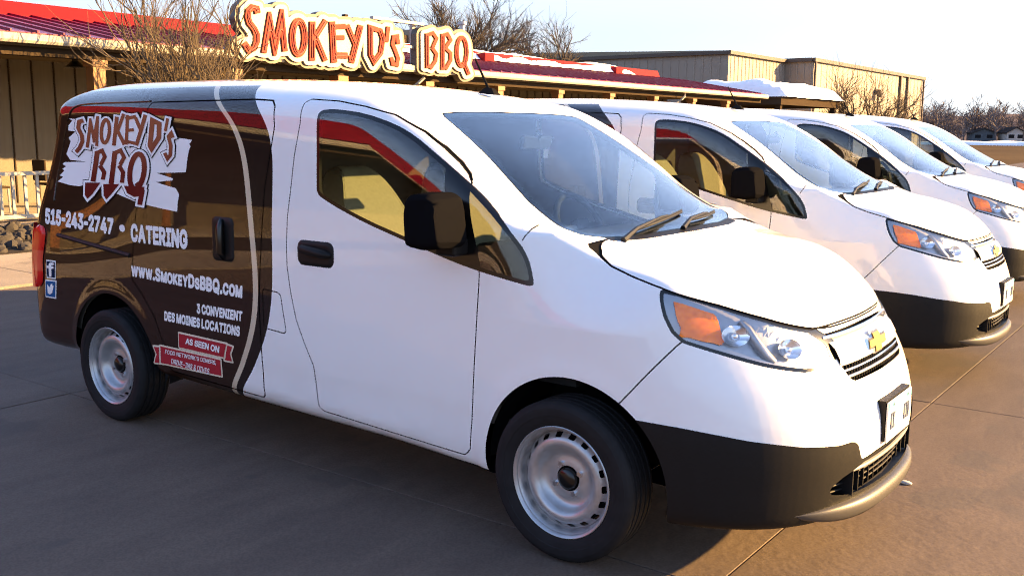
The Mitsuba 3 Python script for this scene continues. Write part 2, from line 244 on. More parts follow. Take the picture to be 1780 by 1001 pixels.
LOGO_BORDER=[[[(-0.4393,1.4416),(-0.3636,1.4139),(-0.3041,1.4468),(-0.2962,1.4559),(-0.2171,1.4492),(-0.2068,1.4837),(-0.2051,1.4798),(-0.1821,1.4792),(-0.1829,1.4638),(-0.1344,1.462),(-0.1534,1.4579),(-0.1862,1.4596),(-0.2152,1.2885),(-0.2795,1.2862),(-0.2649,1.2022),(-0.2107,1.1701),(-0.1388,1.2102),(-0.0689,1.267),(-0.057,1.2115),(-0.0083,1.1777),(0.0526,1.2124),(0.1436,1.2767),(0.1883,1.2295),(0.2673,1.2106),(0.2876,1.2135),(0.2754,1.1764),(0.3602,1.1722),(0.3907,1.2637),(0.3835,1.269),(0.3929,1.289),(0.3747,1.2888),(0.3905,1.3118),(0.4,1.3325),(0.4059,1.354),(0.4081,1.3755),(0.4063,1.3962),(0.4013,1.4131),(0.3917,1.4298),(0.3747,1.4463),(0.3517,1.4577),(0.3364,1.4615),(0.3163,1.464),(0.3065,1.4641),(0.2728,1.4589),(0.2492,1.4493),(0.2244,1.4325),(0.2125,1.42),(0.1561,1.4714),(0.1724,1.4755),(0.2174,1.4737),(0.218,1.4792),(0.2601,1.4756),(0.3136,1.4664),(0.359,1.5449),(0.3714,1.5474),(0.3648,1.5556),(0.3932,1.6102),(0.3733,1.4776),(0.4263,1.4269),(0.5282,1.5157),(0.5296,1.5471),(0.5523,1.5441),(0.5381,1.5334),(0.5604,1.4829),(0.5592,1.4656),(0.5053,1.4505),(0.5589,1.3884),(0.6188,1.4336),(0.6232,1.4861),(0.6113,1.5142),(0.6431,1.5209),(0.6003,1.5807),(0.5773,1.563),(0.5938,1.6213),(0.5369,1.6294),(0.5296,1.602),(0.3955,1.6401),(0.3954,1.6386),(0.3359,1.6499),(0.3177,1.6123),(0.2962,1.6366),(0.2907,1.6356),(0.2837,1.646),(0.2263,1.6397),(0.2262,1.642),(0.1751,1.645),(0.1228,1.6564),(0.1069,1.6333),(0.0399,1.6394),(0.0332,1.592),(0.0254,1.6033),(0.0133,1.614),(-0.0023,1.622),(-0.0128,1.6257),(-0.0355,1.6294),(-0.0556,1.6292),(-0.0775,1.6251),(-0.0983,1.6148),(-0.099,1.6377),(-0.1702,1.6442),(-0.1823,1.6081),(-0.1931,1.6286),(-0.2555,1.6304),(-0.2774,1.5343),(-0.3164,1.5685),(-0.3112,1.5842),(-0.2646,1.5902),(-0.3019,1.6306),(-0.4014,1.6186),(-0.4176,1.5656),(-0.3669,1.5226),(-0.3611,1.5004),(-0.3876,1.4699)]]]
LOGO_EDGE=[[[(-0.4533,1.4411),(-0.3619,1.4078),(-0.2957,1.4444),(-0.29,1.451),(-0.2092,1.4442),(-0.1997,1.4754),(-0.1916,1.4752),(-0.1922,1.4642),(-0.1949,1.4643),(-0.2235,1.2925),(-0.2895,1.2902),(-0.2736,1.2003),(-0.2112,1.1634),(-0.132,1.2078),(-0.0747,1.2543),(-0.0652,1.2097),(-0.0093,1.171),(0.0588,1.2099),(0.1421,1.2689),(0.1824,1.2263),(0.2661,1.2063),(0.2783,1.208),(0.2667,1.1727),(0.366,1.1678),(0.3983,1.265),(0.3914,1.2701),(0.4022,1.293),(0.3858,1.2929),(0.3975,1.3109),(0.4064,1.3301),(0.4128,1.352),(0.4154,1.3737),(0.414,1.3946),(0.4085,1.414),(0.3987,1.4312),(0.3807,1.4487),(0.3518,1.4624),(0.3223,1.4675),(0.3653,1.5418),(0.3774,1.5442),(0.3656,1.4768),(0.4258,1.4191),(0.5352,1.5144),(0.5357,1.5231),(0.5535,1.4826),(0.5524,1.4681),(0.4959,1.4523),(0.5575,1.381),(0.6254,1.4323),(0.6299,1.4864),(0.6193,1.5117),(0.6517,1.5186),(0.6016,1.5885),(0.5893,1.5789),(0.6015,1.6241),(0.5308,1.6342),(0.524,1.6079),(0.3883,1.6463),(0.3881,1.644),(0.33,1.655),(0.3154,1.6243),(0.2999,1.6417),(0.2952,1.6408),(0.2885,1.6508),(0.2343,1.6448),(0.2343,1.6455),(0.1763,1.649),(0.1171,1.6619),(0.1008,1.638),(0.0316,1.6443),(0.0271,1.6104),(0.0141,1.6198),(0.0,1.6263),(-0.0142,1.6304),(-0.0347,1.6335),(-0.05,1.634),(-0.075,1.6309),(-0.0893,1.6263),(-0.0899,1.641),(-0.1785,1.6492),(-0.1845,1.6306),(-0.1856,1.6327),(-0.2647,1.6349),(-0.2702,1.6075),(-0.2967,1.6359),(-0.4109,1.6221),(-0.4282,1.5653),(-0.3766,1.5217),(-0.3712,1.5014),(-0.3964,1.4723)],[(0.5364,1.5388),(0.5365,1.5422),(0.5402,1.5417)],[(0.3781,1.5489),(0.3728,1.5556),(0.3813,1.5713)],[(0.2896,1.4663),(0.2644,1.4611),(0.241,1.451),(0.2197,1.4364),(0.212,1.4289),(0.1674,1.4696),(0.1742,1.4713),(0.2249,1.4693),(0.2255,1.4744),(0.2584,1.4716)],[(-0.2753,1.5842),(-0.2836,1.5491),(-0.3061,1.5687),(-0.3022,1.5807)]]]
BRUSH=[[[(-0.4939,1.6199),(-0.3814,1.6138),(-0.2024,1.5771),(0.3839,1.5444),(0.6392,1.524),(0.7519,1.5154),(0.7394,1.5005),(0.7304,1.4976),(0.7413,1.4857),(0.7261,1.4592),(0.7154,1.415),(0.7063,1.3608),(0.5976,1.3562),(0.4638,1.3504),(0.6022,1.3285),(0.5973,1.3182),(0.4589,1.3053),(0.5582,1.2904),(0.6254,1.2819),(0.6529,1.2525),(0.6425,1.2187),(0.636,1.1682),(0.497,1.1776),(0.3762,1.1886),(0.2924,1.196),(0.0219,1.2429),(-0.2782,1.2615),(-0.3231,1.2523),(-0.4377,1.254),(-0.5872,1.2685),(-0.5288,1.2962),(-0.5728,1.3023),(-0.5219,1.3314),(-0.5496,1.3401),(-0.5058,1.3554),(-0.5511,1.3656),(-0.5323,1.3775),(-0.2568,1.387),(-0.4641,1.3919),(-0.5147,1.4236),(-0.4681,1.494),(-0.4954,1.5126),(-0.4112,1.548),(-0.5007,1.5536),(-0.4954,1.5821),(-0.4522,1.6074)]]]
BANNER=[[[(0.6015,0.5632),(0.983,0.5587),(0.9487,0.4836),(0.5906,0.4854)]],[[(0.9855,0.555),(1.0283,0.551),(1.0027,0.5115),(1.01,0.4717),(0.946,0.471),(0.9563,0.4847)]],[[(0.4255,0.4728),(0.9184,0.471),(0.9164,0.3858),(0.4195,0.377)]],[[(0.373,0.4634),(0.4202,0.4665),(0.4135,0.3761),(0.3644,0.373),(0.3943,0.4231)]]]
Q_PHONE=[(-0.6742,1.0274),(0.0624,1.0138),(0.0619,1.1038),(-0.6871,1.1181)]
Q_DOT=[(0.1186,1.0386),(0.1736,1.0363),(0.1739,1.0748),(0.1186,1.0744)]
Q_CATER=[(0.2268,0.9926),(0.7127,0.9889),(0.7167,1.0865),(0.2283,1.087)]
Q_WWW=[(0.2181,0.8069),(1.1169,0.7864),(1.1237,0.8655),(0.2228,0.8823)]
Q_CONV=[(0.7636,0.6798),(1.1074,0.6813),(1.1145,0.7316),(0.7679,0.7319)]
Q_DES=[(0.4863,0.6109),(1.0841,0.6062),(1.093,0.6575),(0.4937,0.6626)]
Q_SEEN=[(0.6538,0.5144),(0.9191,0.5043),(0.9284,0.5403),(0.6634,0.5465)]
Q_FOOD=[(0.4624,0.4308),(0.8819,0.4349),(0.8897,0.4618),(0.471,0.46)]
Q_DRIVE=[(0.5083,0.3904),(0.8195,0.3818),(0.8288,0.4123),(0.5187,0.4177)]
Q_F=[(-0.6608,0.7207),(-0.5623,0.7241),(-0.5498,0.8242),(-0.6557,0.8212)]
Q_T=[(-0.6969,0.6054),(-0.5792,0.6089),(-0.5571,0.7114),(-0.6822,0.705)]
SIGN_A=[[[(8.141,3.571),(8.181,3.448),(8.287,3.347),(8.336,3.259),(8.328,3.157),(8.271,3.064),(8.235,3.049),(8.162,3.138),(8.052,3.075),(8.181,2.916),(8.366,2.993),(8.458,3.143),(8.469,3.29),(8.401,3.41),(8.3,3.505),(8.272,3.59),(8.29,3.671),(8.328,3.702),(8.358,3.699),(8.371,3.646),(8.5,3.68),(8.472,3.793),(8.295,3.81),(8.171,3.708)]],[[(9.829,3.427),(9.838,3.638),(9.692,3.626),(9.658,2.89),(9.805,2.898),(9.821,3.251),(10.021,2.886),(10.137,2.927),(9.903,3.35),(10.168,3.669),(10.061,3.709)]],[[(8.996,3.018),(9.119,3.035),(9.051,3.795),(8.973,3.791),(8.827,3.298),(8.748,3.721),(8.679,3.714),(8.491,2.97),(8.606,2.962),(8.699,3.33),(8.773,2.929),(8.839,2.933),(8.966,3.362)]],[[(9.621,3.466),(9.603,3.53),(9.575,3.588),(9.536,3.635),(9.494,3.661),(9.477,3.667),(9.416,3.673),(9.348,3.653),(9.294,3.613),(9.252,3.56),(9.22,3.497),(9.198,3.431),(9.184,3.36),(9.177,3.29),(9.179,3.211),(9.187,3.146),(9.205,3.082),(9.232,3.024),(9.27,2.976),(9.311,2.949),(9.327,2.942),(9.389,2.934),(9.457,2.953),(9.513,2.992),(9.558,3.049),(9.588,3.108),(9.61,3.176),(9.624,3.244),(9.632,3.324),(9.63,3.395)],[(9.462,3.491),(9.477,3.438),(9.486,3.377),(9.487,3.311),(9.481,3.245),(9.468,3.182),(9.449,3.127),(9.427,3.082),(9.393,3.045),(9.362,3.078),(9.342,3.119),(9.328,3.172),(9.32,3.233),(9.318,3.298),(9.324,3.364),(9.337,3.426),(9.356,3.482),(9.378,3.526),(9.412,3.563),(9.443,3.531)]],[[(10.36,3.687),(10.207,3.668),(10.236,2.882),(10.39,2.897),(10.387,2.977),(10.679,2.99),(10.686,3.103),(10.383,3.089),(10.373,3.335),(10.607,3.355),(10.607,3.44),(10.37,3.418),(10.365,3.54),(10.648,3.574),(10.647,3.605),(10.849,3.272),(10.766,3.05),(10.704,3.046),(10.727,2.978),(10.737,2.971),(10.719,2.922),(10.864,2.904),(11.15,3.668),(11.002,3.681),(10.903,3.416),(10.75,3.67),(10.646,3.63),(10.645,3.665),(10.362,3.63)]]]
SIGN_A_LINE=[[[(10.374,3.689),(10.369,3.695),(10.359,3.697),(10.205,3.678),(10.193,3.668),(10.223,2.877),(10.236,2.872),(10.394,2.887),(10.404,2.897),(10.401,2.968),(10.681,2.98),(10.693,2.988),(10.696,3.025),(10.713,2.974),(10.721,2.967),(10.704,2.923),(10.708,2.915),(10.829,2.897),(10.87,2.895),(10.878,2.903),(11.164,3.673),(11.154,3.678),(11.006,3.691),(10.991,3.687),(10.901,3.448),(10.76,3.679),(10.746,3.679),(10.66,3.646),(10.658,3.669),(10.647,3.675),(10.375,3.642)],[(10.698,3.054),(10.701,3.105),(10.691,3.113),(10.396,3.099),(10.388,3.326),(10.613,3.347),(10.621,3.355),(10.621,3.441),(10.617,3.448),(10.608,3.45),(10.384,3.43),(10.38,3.532),(10.654,3.565),(10.833,3.267),(10.755,3.059)]],[[(9.844,3.463),(9.852,3.64),(9.844,3.647),(9.692,3.636),(9.68,3.628),(9.645,2.888),(9.657,2.88),(9.806,2.888),(9.817,2.895),(9.832,3.203),(10.008,2.881),(10.023,2.876),(10.143,2.918),(10.15,2.93),(9.919,3.35),(10.179,3.665),(10.181,3.673),(10.175,3.678),(10.068,3.718),(10.053,3.716)]],[[(9.634,3.468),(9.613,3.54),(9.584,3.598),(9.546,3.642),(9.503,3.669),(9.483,3.676),(9.416,3.683),(9.343,3.661),(9.284,3.618),(9.24,3.563),(9.208,3.499),(9.186,3.431),(9.171,3.359),(9.165,3.289),(9.166,3.209),(9.175,3.143),(9.192,3.079),(9.22,3.019),(9.259,2.97),(9.302,2.941),(9.322,2.933),(9.389,2.925),(9.462,2.944),(9.523,2.986),(9.567,3.042),(9.601,3.107),(9.623,3.175),(9.638,3.244),(9.645,3.326),(9.644,3.397)],[(9.45,3.487),(9.464,3.435),(9.473,3.375),(9.474,3.31),(9.468,3.245),(9.455,3.183),(9.437,3.128),(9.415,3.086),(9.393,3.059),(9.374,3.083),(9.355,3.123),(9.341,3.175),(9.332,3.235),(9.331,3.299),(9.337,3.364),(9.35,3.426),(9.368,3.48),(9.39,3.522),(9.412,3.55),(9.431,3.526)]],[[(8.984,3.016),(8.988,3.01),(8.997,3.008),(9.121,3.025),(9.131,3.035),(9.063,3.798),(9.053,3.805),(8.973,3.8),(8.961,3.791),(8.83,3.35),(8.76,3.725),(8.749,3.73),(8.678,3.723),(8.668,3.717),(8.479,2.969),(8.489,2.96),(8.605,2.953),(8.617,2.959),(8.697,3.273),(8.763,2.923),(8.771,2.92),(8.839,2.923),(8.85,2.93),(8.959,3.297)]],[[(8.129,3.571),(8.17,3.443),(8.276,3.341),(8.324,3.256),(8.317,3.159),(8.263,3.07),(8.24,3.061),(8.172,3.143),(8.164,3.147),(8.041,3.077),(8.042,3.069),(8.171,2.911),(8.182,2.907),(8.373,2.987),(8.469,3.141),(8.48,3.294),(8.412,3.415),(8.311,3.511),(8.284,3.592),(8.301,3.668),(8.331,3.692),(8.348,3.69),(8.36,3.643),(8.367,3.637),(8.509,3.676),(8.512,3.684),(8.482,3.8),(8.298,3.819),(8.288,3.816),(8.161,3.711)]]]
SIGN_A_FACE=[[[(8.034,3.573),(8.036,3.538),(8.079,3.408),(8.093,3.388),(8.19,3.294),(8.218,3.239),(8.213,3.229),(8.203,3.224),(8.157,3.223),(8.116,3.211),(7.989,3.137),(7.972,3.124),(7.955,3.101),(7.946,3.077),(7.946,3.052),(7.959,3.022),(8.088,2.864),(8.101,2.85),(8.126,2.837),(8.158,2.83),(8.202,2.833),(8.394,2.909),(8.438,2.888),(8.469,2.882),(8.596,2.874),(8.661,2.885),(8.704,2.853),(8.745,2.841),(8.845,2.845),(8.88,2.853),(8.91,2.868),(8.933,2.889),(8.952,2.919),(8.964,2.927),(9.136,2.947),(9.149,2.942),(9.174,2.914),(9.221,2.881),(9.268,2.859),(9.342,2.844),(9.391,2.843),(9.429,2.849),(9.521,2.875),(9.534,2.868),(9.547,2.841),(9.567,2.821),(9.586,2.81),(9.618,2.8),(9.654,2.798),(9.813,2.806),(9.849,2.815),(9.897,2.834),(9.909,2.831),(9.947,2.804),(9.981,2.794),(10.017,2.792),(10.042,2.795),(10.122,2.819),(10.177,2.794),(10.226,2.788),(10.394,2.802),(10.432,2.81),(10.477,2.831),(10.502,2.854),(10.52,2.881),(10.536,2.888),(10.584,2.887),(10.617,2.852),(10.658,2.832),(10.803,2.811),(10.847,2.807),(10.886,2.81),(10.924,2.821),(10.965,2.845),(10.981,2.862),(10.997,2.888),(11.289,3.674),(11.286,3.703),(11.264,3.735),(11.235,3.753),(11.186,3.764),(11.038,3.777),(10.999,3.776),(10.946,3.763),(10.897,3.732),(10.881,3.728),(10.868,3.731),(10.826,3.757),(10.778,3.766),(10.739,3.764),(10.707,3.756),(10.653,3.76),(10.489,3.74),(10.476,3.744),(10.44,3.77),(10.406,3.78),(10.368,3.781),(10.217,3.763),(10.12,3.797),(10.084,3.802),(10.035,3.796),(9.999,3.782),(9.97,3.763),(9.937,3.727),(9.923,3.72),(9.878,3.729),(9.843,3.73),(9.684,3.716),(9.64,3.704),(9.626,3.707),(9.568,3.742),(9.532,3.754),(9.463,3.764),(9.406,3.762),(9.363,3.752),(9.301,3.73),(9.261,3.708),(9.213,3.67),(9.197,3.666),(9.186,3.67),(9.181,3.678),(9.168,3.815),(9.161,3.839),(9.138,3.865),(9.102,3.881),(9.07,3.885),(8.983,3.88),(8.939,3.871),(8.918,3.861),(8.893,3.844),(8.872,3.822),(8.859,3.798),(8.845,3.79),(8.833,3.791),(8.796,3.806),(8.763,3.809),(8.67,3.799),(8.607,3.778),(8.592,3.785),(8.58,3.831),(8.571,3.847),(8.559,3.86),(8.534,3.873),(8.502,3.88),(8.304,3.896),(8.27,3.889),(8.231,3.871),(8.085,3.749),(8.067,3.718)]]]
SIGN_A_CAB=[[[(7.966,3.575),(7.965,3.531),(8.013,3.382),(8.037,3.349),(8.119,3.27),(8.071,3.249),(7.962,3.186),(7.922,3.156),(7.886,3.105),(7.876,3.064),(7.878,3.037),(7.9,2.988),(8.028,2.83),(8.049,2.809),(8.092,2.786),(8.16,2.773),(8.215,2.78),(8.382,2.845),(8.421,2.831),(8.455,2.826),(8.588,2.817),(8.632,2.821),(8.676,2.797),(8.727,2.784),(8.849,2.788),(8.905,2.801),(8.939,2.816),(8.969,2.836),(9.004,2.872),(9.102,2.884),(9.178,2.828),(9.239,2.802),(9.314,2.787),(9.366,2.784),(9.42,2.788),(9.481,2.803),(9.524,2.767),(9.592,2.742),(9.651,2.739),(9.798,2.745),(9.881,2.762),(9.917,2.745),(9.974,2.733),(10.036,2.733),(10.106,2.751),(10.159,2.732),(10.22,2.727),(10.438,2.748),(10.498,2.769),(10.554,2.806),(10.601,2.78),(10.64,2.769),(10.835,2.745),(10.899,2.75),(10.941,2.76),(10.998,2.785),(11.031,2.808),(11.068,2.848),(11.083,2.878),(11.38,3.679),(11.379,3.71),(11.36,3.754),(11.307,3.799),(11.231,3.824),(11.061,3.839),(10.973,3.834),(10.89,3.806),(10.838,3.823),(10.775,3.828),(10.712,3.82),(10.66,3.821),(10.524,3.805),(10.492,3.823),(10.436,3.839),(10.375,3.842),(10.24,3.825),(10.158,3.854),(10.079,3.862),(10.038,3.857),(9.979,3.839),(9.943,3.821),(9.901,3.788),(9.845,3.789),(9.658,3.769),(9.615,3.793),(9.567,3.81),(9.491,3.821),(9.438,3.823),(9.352,3.808),(9.25,3.769),(9.242,3.842),(9.225,3.88),(9.182,3.918),(9.119,3.939),(9.066,3.942),(8.952,3.932),(8.884,3.907),(8.854,3.888),(8.824,3.861),(8.773,3.866),(8.651,3.851),(8.636,3.881),(8.615,3.902),(8.557,3.93),(8.309,3.951),(8.255,3.941),(8.205,3.919),(8.031,3.775),(8.001,3.724)]]]
SIGN_B=[[[(11.781,3.402),(11.885,3.401),(11.942,3.717),(11.838,3.716)]],[[(11.44,2.881),(11.715,3.143),(11.792,3.474),(11.702,3.658),(11.296,3.711),(11.289,3.088)],[(11.653,3.455),(11.587,3.172),(11.467,3.056),(11.421,3.119),(11.426,3.598),(11.594,3.576)]],[[(11.962,3.352),(12.055,3.207),(12.122,3.076),(12.099,2.986),(12.059,2.989),(12.021,3.1),(11.917,3.077),(11.97,2.923),(12.186,2.904),(12.233,3.09),(12.155,3.239),(12.072,3.37),(12.099,3.494),(12.117,3.497),(12.135,3.374),(12.242,3.39),(12.212,3.588),(12.005,3.549)]]]
SIGN_B_LINE=[[[(11.946,3.352),(12.04,3.202),(12.106,3.074),(12.086,2.998),(12.073,2.999),(12.031,3.109),(12.018,3.11),(11.914,3.087),(11.904,3.082),(11.902,3.073),(11.955,2.918),(11.966,2.912),(12.191,2.894),(12.202,2.903),(12.249,3.092),(12.171,3.244),(12.088,3.372),(12.106,3.456),(12.119,3.372),(12.125,3.365),(12.137,3.364),(12.244,3.379),(12.257,3.387),(12.229,3.591),(12.223,3.597),(12.21,3.599),(11.993,3.555)]],[[(11.427,2.875),(11.438,2.87),(11.453,2.875),(11.729,3.14),(11.788,3.391),(11.884,3.391),(11.899,3.398),(11.958,3.717),(11.949,3.728),(11.838,3.727),(11.824,3.72),(11.786,3.52),(11.71,3.668),(11.301,3.721),(11.29,3.72),(11.282,3.713),(11.274,3.086)],[(11.637,3.453),(11.573,3.175),(11.47,3.077),(11.437,3.122),(11.441,3.585),(11.582,3.567)]]]
SIGN_B_FACE=[[[(11.325,2.835),(11.355,2.81),(11.397,2.795),(11.446,2.793),(11.504,2.808),(11.542,2.833),(11.751,3.032),(11.772,3.039),(11.786,3.037),(11.795,3.029),(11.849,2.879),(11.876,2.853),(11.906,2.84),(11.941,2.833),(12.185,2.813),(12.226,2.819),(12.261,2.833),(12.292,2.853),(12.308,2.87),(12.32,2.897),(12.369,3.102),(12.362,3.128),(12.277,3.292),(12.285,3.306),(12.328,3.326),(12.355,3.348),(12.377,3.391),(12.345,3.618),(12.318,3.654),(12.29,3.669),(12.256,3.677),(12.205,3.677),(12.093,3.656),(12.074,3.659),(12.065,3.67),(12.075,3.728),(12.066,3.761),(12.038,3.787),(11.996,3.804),(11.958,3.807),(11.854,3.806),(11.816,3.802),(11.769,3.785),(11.728,3.755),(11.71,3.751),(11.335,3.797),(11.299,3.798),(11.262,3.791),(11.238,3.782),(11.208,3.764),(11.186,3.741),(11.171,3.699),(11.164,3.071),(11.176,3.042)]]]
SIGN_B_CAB=[[[(11.253,2.806),(11.286,2.774),(11.35,2.744),(11.428,2.735),(11.489,2.743),(11.546,2.762),(11.594,2.791),(11.741,2.929),(11.764,2.864),(11.791,2.828),(11.848,2.793),(11.903,2.778),(12.139,2.755),(12.205,2.756),(12.25,2.764),(12.311,2.787),(12.346,2.808),(12.385,2.848),(12.407,2.892),(12.457,3.094),(12.452,3.138),(12.377,3.282),(12.439,3.335),(12.465,3.393),(12.431,3.636),(12.399,3.685),(12.34,3.721),(12.263,3.737),(12.221,3.736),(12.159,3.727),(12.157,3.762),(12.137,3.801),(12.1,3.833),(12.049,3.855),(11.99,3.864),(11.822,3.86),(11.761,3.844),(11.697,3.811),(11.36,3.852),(11.3,3.853),(11.24,3.842),(11.202,3.827),(11.153,3.798),(11.117,3.761),(11.101,3.734),(11.092,3.692),(11.085,3.061),(11.104,3.013)]]]
SIGN_C=[[[(13.508,3.604),(13.343,3.744),(13.124,3.675),(13.073,3.67),(13.071,2.928),(13.169,2.934),(13.275,2.907),(13.456,3.091),(13.491,3.266),(13.364,3.376)],[(13.305,3.368),(13.261,3.346),(13.38,3.241),(13.354,3.109),(13.238,2.992),(13.192,3.003),(13.194,3.625),(13.302,3.659),(13.388,3.586),(13.256,3.378)]],[[(14.004,3.596),(13.855,3.763),(13.663,3.708),(13.6,3.703),(13.587,2.918),(13.713,2.924),(13.713,2.936),(13.803,2.924),(13.992,3.145),(13.993,3.323),(13.821,3.417)],[(13.72,3.376),(13.883,3.287),(13.882,3.156),(13.751,3.003),(13.714,3.008)],[(13.721,3.419),(13.75,3.408),(13.721,3.386)],[(13.725,3.654),(13.801,3.675),(13.876,3.591),(13.721,3.44)]],[[(14.567,3.521),(14.544,3.585),(14.513,3.638),(14.466,3.686),(14.414,3.714),(14.357,3.722),(14.323,3.721),(14.27,3.706),(14.204,3.663),(14.163,3.616),(14.133,3.559),(14.108,3.489),(14.089,3.345),(14.093,3.271),(14.107,3.197),(14.131,3.133),(14.164,3.078),(14.205,3.035),(14.267,3.003),(14.341,2.996),(14.415,3.017),(14.537,2.838),(14.656,2.873),(14.505,3.094),(14.543,3.162),(14.567,3.229),(14.58,3.298),(14.586,3.378)],[(14.414,3.174),(14.39,3.131),(14.347,3.118),(14.36,3.095),(14.339,3.081),(14.329,3.081),(14.308,3.092),(14.281,3.121),(14.256,3.165),(14.223,3.284),(14.219,3.352),(14.237,3.486),(14.257,3.544),(14.283,3.591),(14.31,3.623),(14.336,3.639),(14.362,3.627),(14.389,3.599),(14.415,3.555),(14.448,3.436),(14.447,3.298)]]]
SIGN_C_LINE=[[[(14.406,2.999),(14.525,2.828),(14.542,2.826),(14.671,2.866),(14.674,2.879),(14.526,3.095),(14.562,3.16),(14.586,3.228),(14.6,3.303),(14.6,3.452),(14.586,3.524),(14.563,3.589),(14.528,3.648),(14.48,3.695),(14.417,3.726),(14.355,3.734),(14.329,3.733),(14.264,3.716),(14.237,3.704),(14.189,3.669),(14.144,3.615),(14.113,3.556),(14.089,3.489),(14.07,3.345),(14.074,3.269),(14.088,3.198),(14.113,3.129),(14.144,3.075),(14.186,3.03),(14.245,2.996),(14.308,2.985),(14.344,2.984)],[(14.336,3.624),(14.372,3.593),(14.397,3.551),(14.429,3.434),(14.433,3.366),(14.428,3.298),(14.396,3.177),(14.375,3.139),(14.33,3.122),(14.339,3.098),(14.334,3.094),(14.298,3.127),(14.274,3.169),(14.242,3.286),(14.238,3.354),(14.243,3.421),(14.275,3.542),(14.3,3.587)]],[[(13.731,2.922),(13.8,2.913),(13.817,2.918),(14.011,3.144),(14.01,3.329),(13.845,3.42),(14.019,3.591),(14.022,3.6),(13.871,3.77),(13.857,3.775),(13.66,3.719),(13.595,3.714),(13.582,3.703),(13.569,2.916),(13.574,2.909),(13.587,2.906),(13.715,2.912)],[(13.738,3.35),(13.865,3.281),(13.864,3.158),(13.743,3.017),(13.733,3.018)],[(13.743,3.647),(13.792,3.661),(13.854,3.591),(13.74,3.478)]],[[(13.524,3.6),(13.523,3.611),(13.349,3.755),(13.121,3.686),(13.07,3.681),(13.057,3.673),(13.053,2.927),(13.064,2.918),(13.165,2.922),(13.269,2.896),(13.282,2.898),(13.472,3.087),(13.509,3.269),(13.384,3.379)],[(13.268,3.363),(13.246,3.351),(13.245,3.34),(13.362,3.237),(13.337,3.112),(13.232,3.006),(13.21,3.011),(13.211,3.619),(13.295,3.645),(13.368,3.583),(13.239,3.38),(13.244,3.369)]]]
SIGN_C_FACE=[[[(13.405,2.883),(13.423,2.892),(13.445,2.891),(13.498,2.846),(13.558,2.83),(13.831,2.839),(13.879,2.854),(13.909,2.872),(14.017,2.993),(14.031,3.001),(14.048,3.003),(14.066,2.997),(14.107,2.964),(14.181,2.926),(14.223,2.915),(14.329,2.9),(14.408,2.789),(14.433,2.768),(14.468,2.754),(14.521,2.746),(14.578,2.752),(14.725,2.795),(14.77,2.82),(14.802,2.862),(14.802,2.898),(14.666,3.103),(14.711,3.218),(14.728,3.304),(14.734,3.384),(14.729,3.463),(14.713,3.547),(14.684,3.624),(14.642,3.692),(14.587,3.747),(14.517,3.786),(14.467,3.802),(14.401,3.811),(14.351,3.813),(14.307,3.808),(14.202,3.779),(14.159,3.758),(14.105,3.721),(14.082,3.716),(14.062,3.723),(13.964,3.827),(13.907,3.849),(13.868,3.852),(13.826,3.847),(13.644,3.794),(13.576,3.787),(13.511,3.767),(13.491,3.772),(13.426,3.819),(13.39,3.829),(13.352,3.831),(13.298,3.821),(13.104,3.759),(13.034,3.749),(13.001,3.736),(12.972,3.716),(12.952,3.692),(12.942,3.659),(12.939,2.921),(12.944,2.896),(12.969,2.868),(13.019,2.846),(13.058,2.842),(13.139,2.845),(13.257,2.82),(13.309,2.825),(13.347,2.838),(13.378,2.857)]]]
SIGN_C_CAB=[[[(13.424,2.803),(13.475,2.781),(13.539,2.769),(13.849,2.779),(13.913,2.796),(13.969,2.824),(14.051,2.908),(14.134,2.868),(14.257,2.844),(14.318,2.755),(14.36,2.721),(14.418,2.696),(14.511,2.683),(14.608,2.692),(14.751,2.734),(14.816,2.76),(14.866,2.796),(14.905,2.854),(14.905,2.915),(14.774,3.112),(14.814,3.214),(14.832,3.312),(14.832,3.473),(14.814,3.568),(14.783,3.649),(14.731,3.73),(14.665,3.794),(14.562,3.847),(14.511,3.862),(14.432,3.873),(14.324,3.873),(14.191,3.843),(14.106,3.806),(14.054,3.862),(14.024,3.883),(13.966,3.904),(13.922,3.912),(13.829,3.909),(13.628,3.853),(13.537,3.84),(13.466,3.879),(13.402,3.891),(13.356,3.891),(13.288,3.881),(13.085,3.816),(13.009,3.803),(12.95,3.78),(12.902,3.748),(12.868,3.708),(12.851,3.652),(12.847,2.916),(12.857,2.874),(12.873,2.849),(12.912,2.816),(12.964,2.793),(13.005,2.785),(13.118,2.784),(13.198,2.764),(13.266,2.759),(13.357,2.774)]]]
# ------------------------------------------------------------------ the van: one smooth shell, cut into its panels
class Patch:
    def __init__(s, V, T, N): s.V, s.T, s.N = V, T, N
    def off(s, d): return Patch(s.V + np.reshape(d, (-1, 1)) * s.N if np.ndim(d) else s.V + d * s.N, s.T, s.N)
    def mir(s): k = np.array([1, -1, 1]); return Patch(s.V * k, s.T[:, ::-1], s.N * k)
    def __add__(s, o): return Patch(np.vstack([s.V, o.V]), np.vstack([s.T, o.T + len(s.V)]), np.vstack([s.N, o.N]))
    def put(s, key, m, uv=True):
        path = meshkit.write_ply((s.V, s.T), False, s.V[:, [0, 2]] if uv else None, None, normals=s.N)
        scene[key] = {'type': 'ply', 'filename': path, 'face_normals': False, 'bsdf': {'type': 'ref', 'id': m}}
def compact(V, T, N):
    u, inv = np.unique(T.ravel(), return_inverse=True); return Patch(V[u], inv.reshape(-1, 3), N[u])
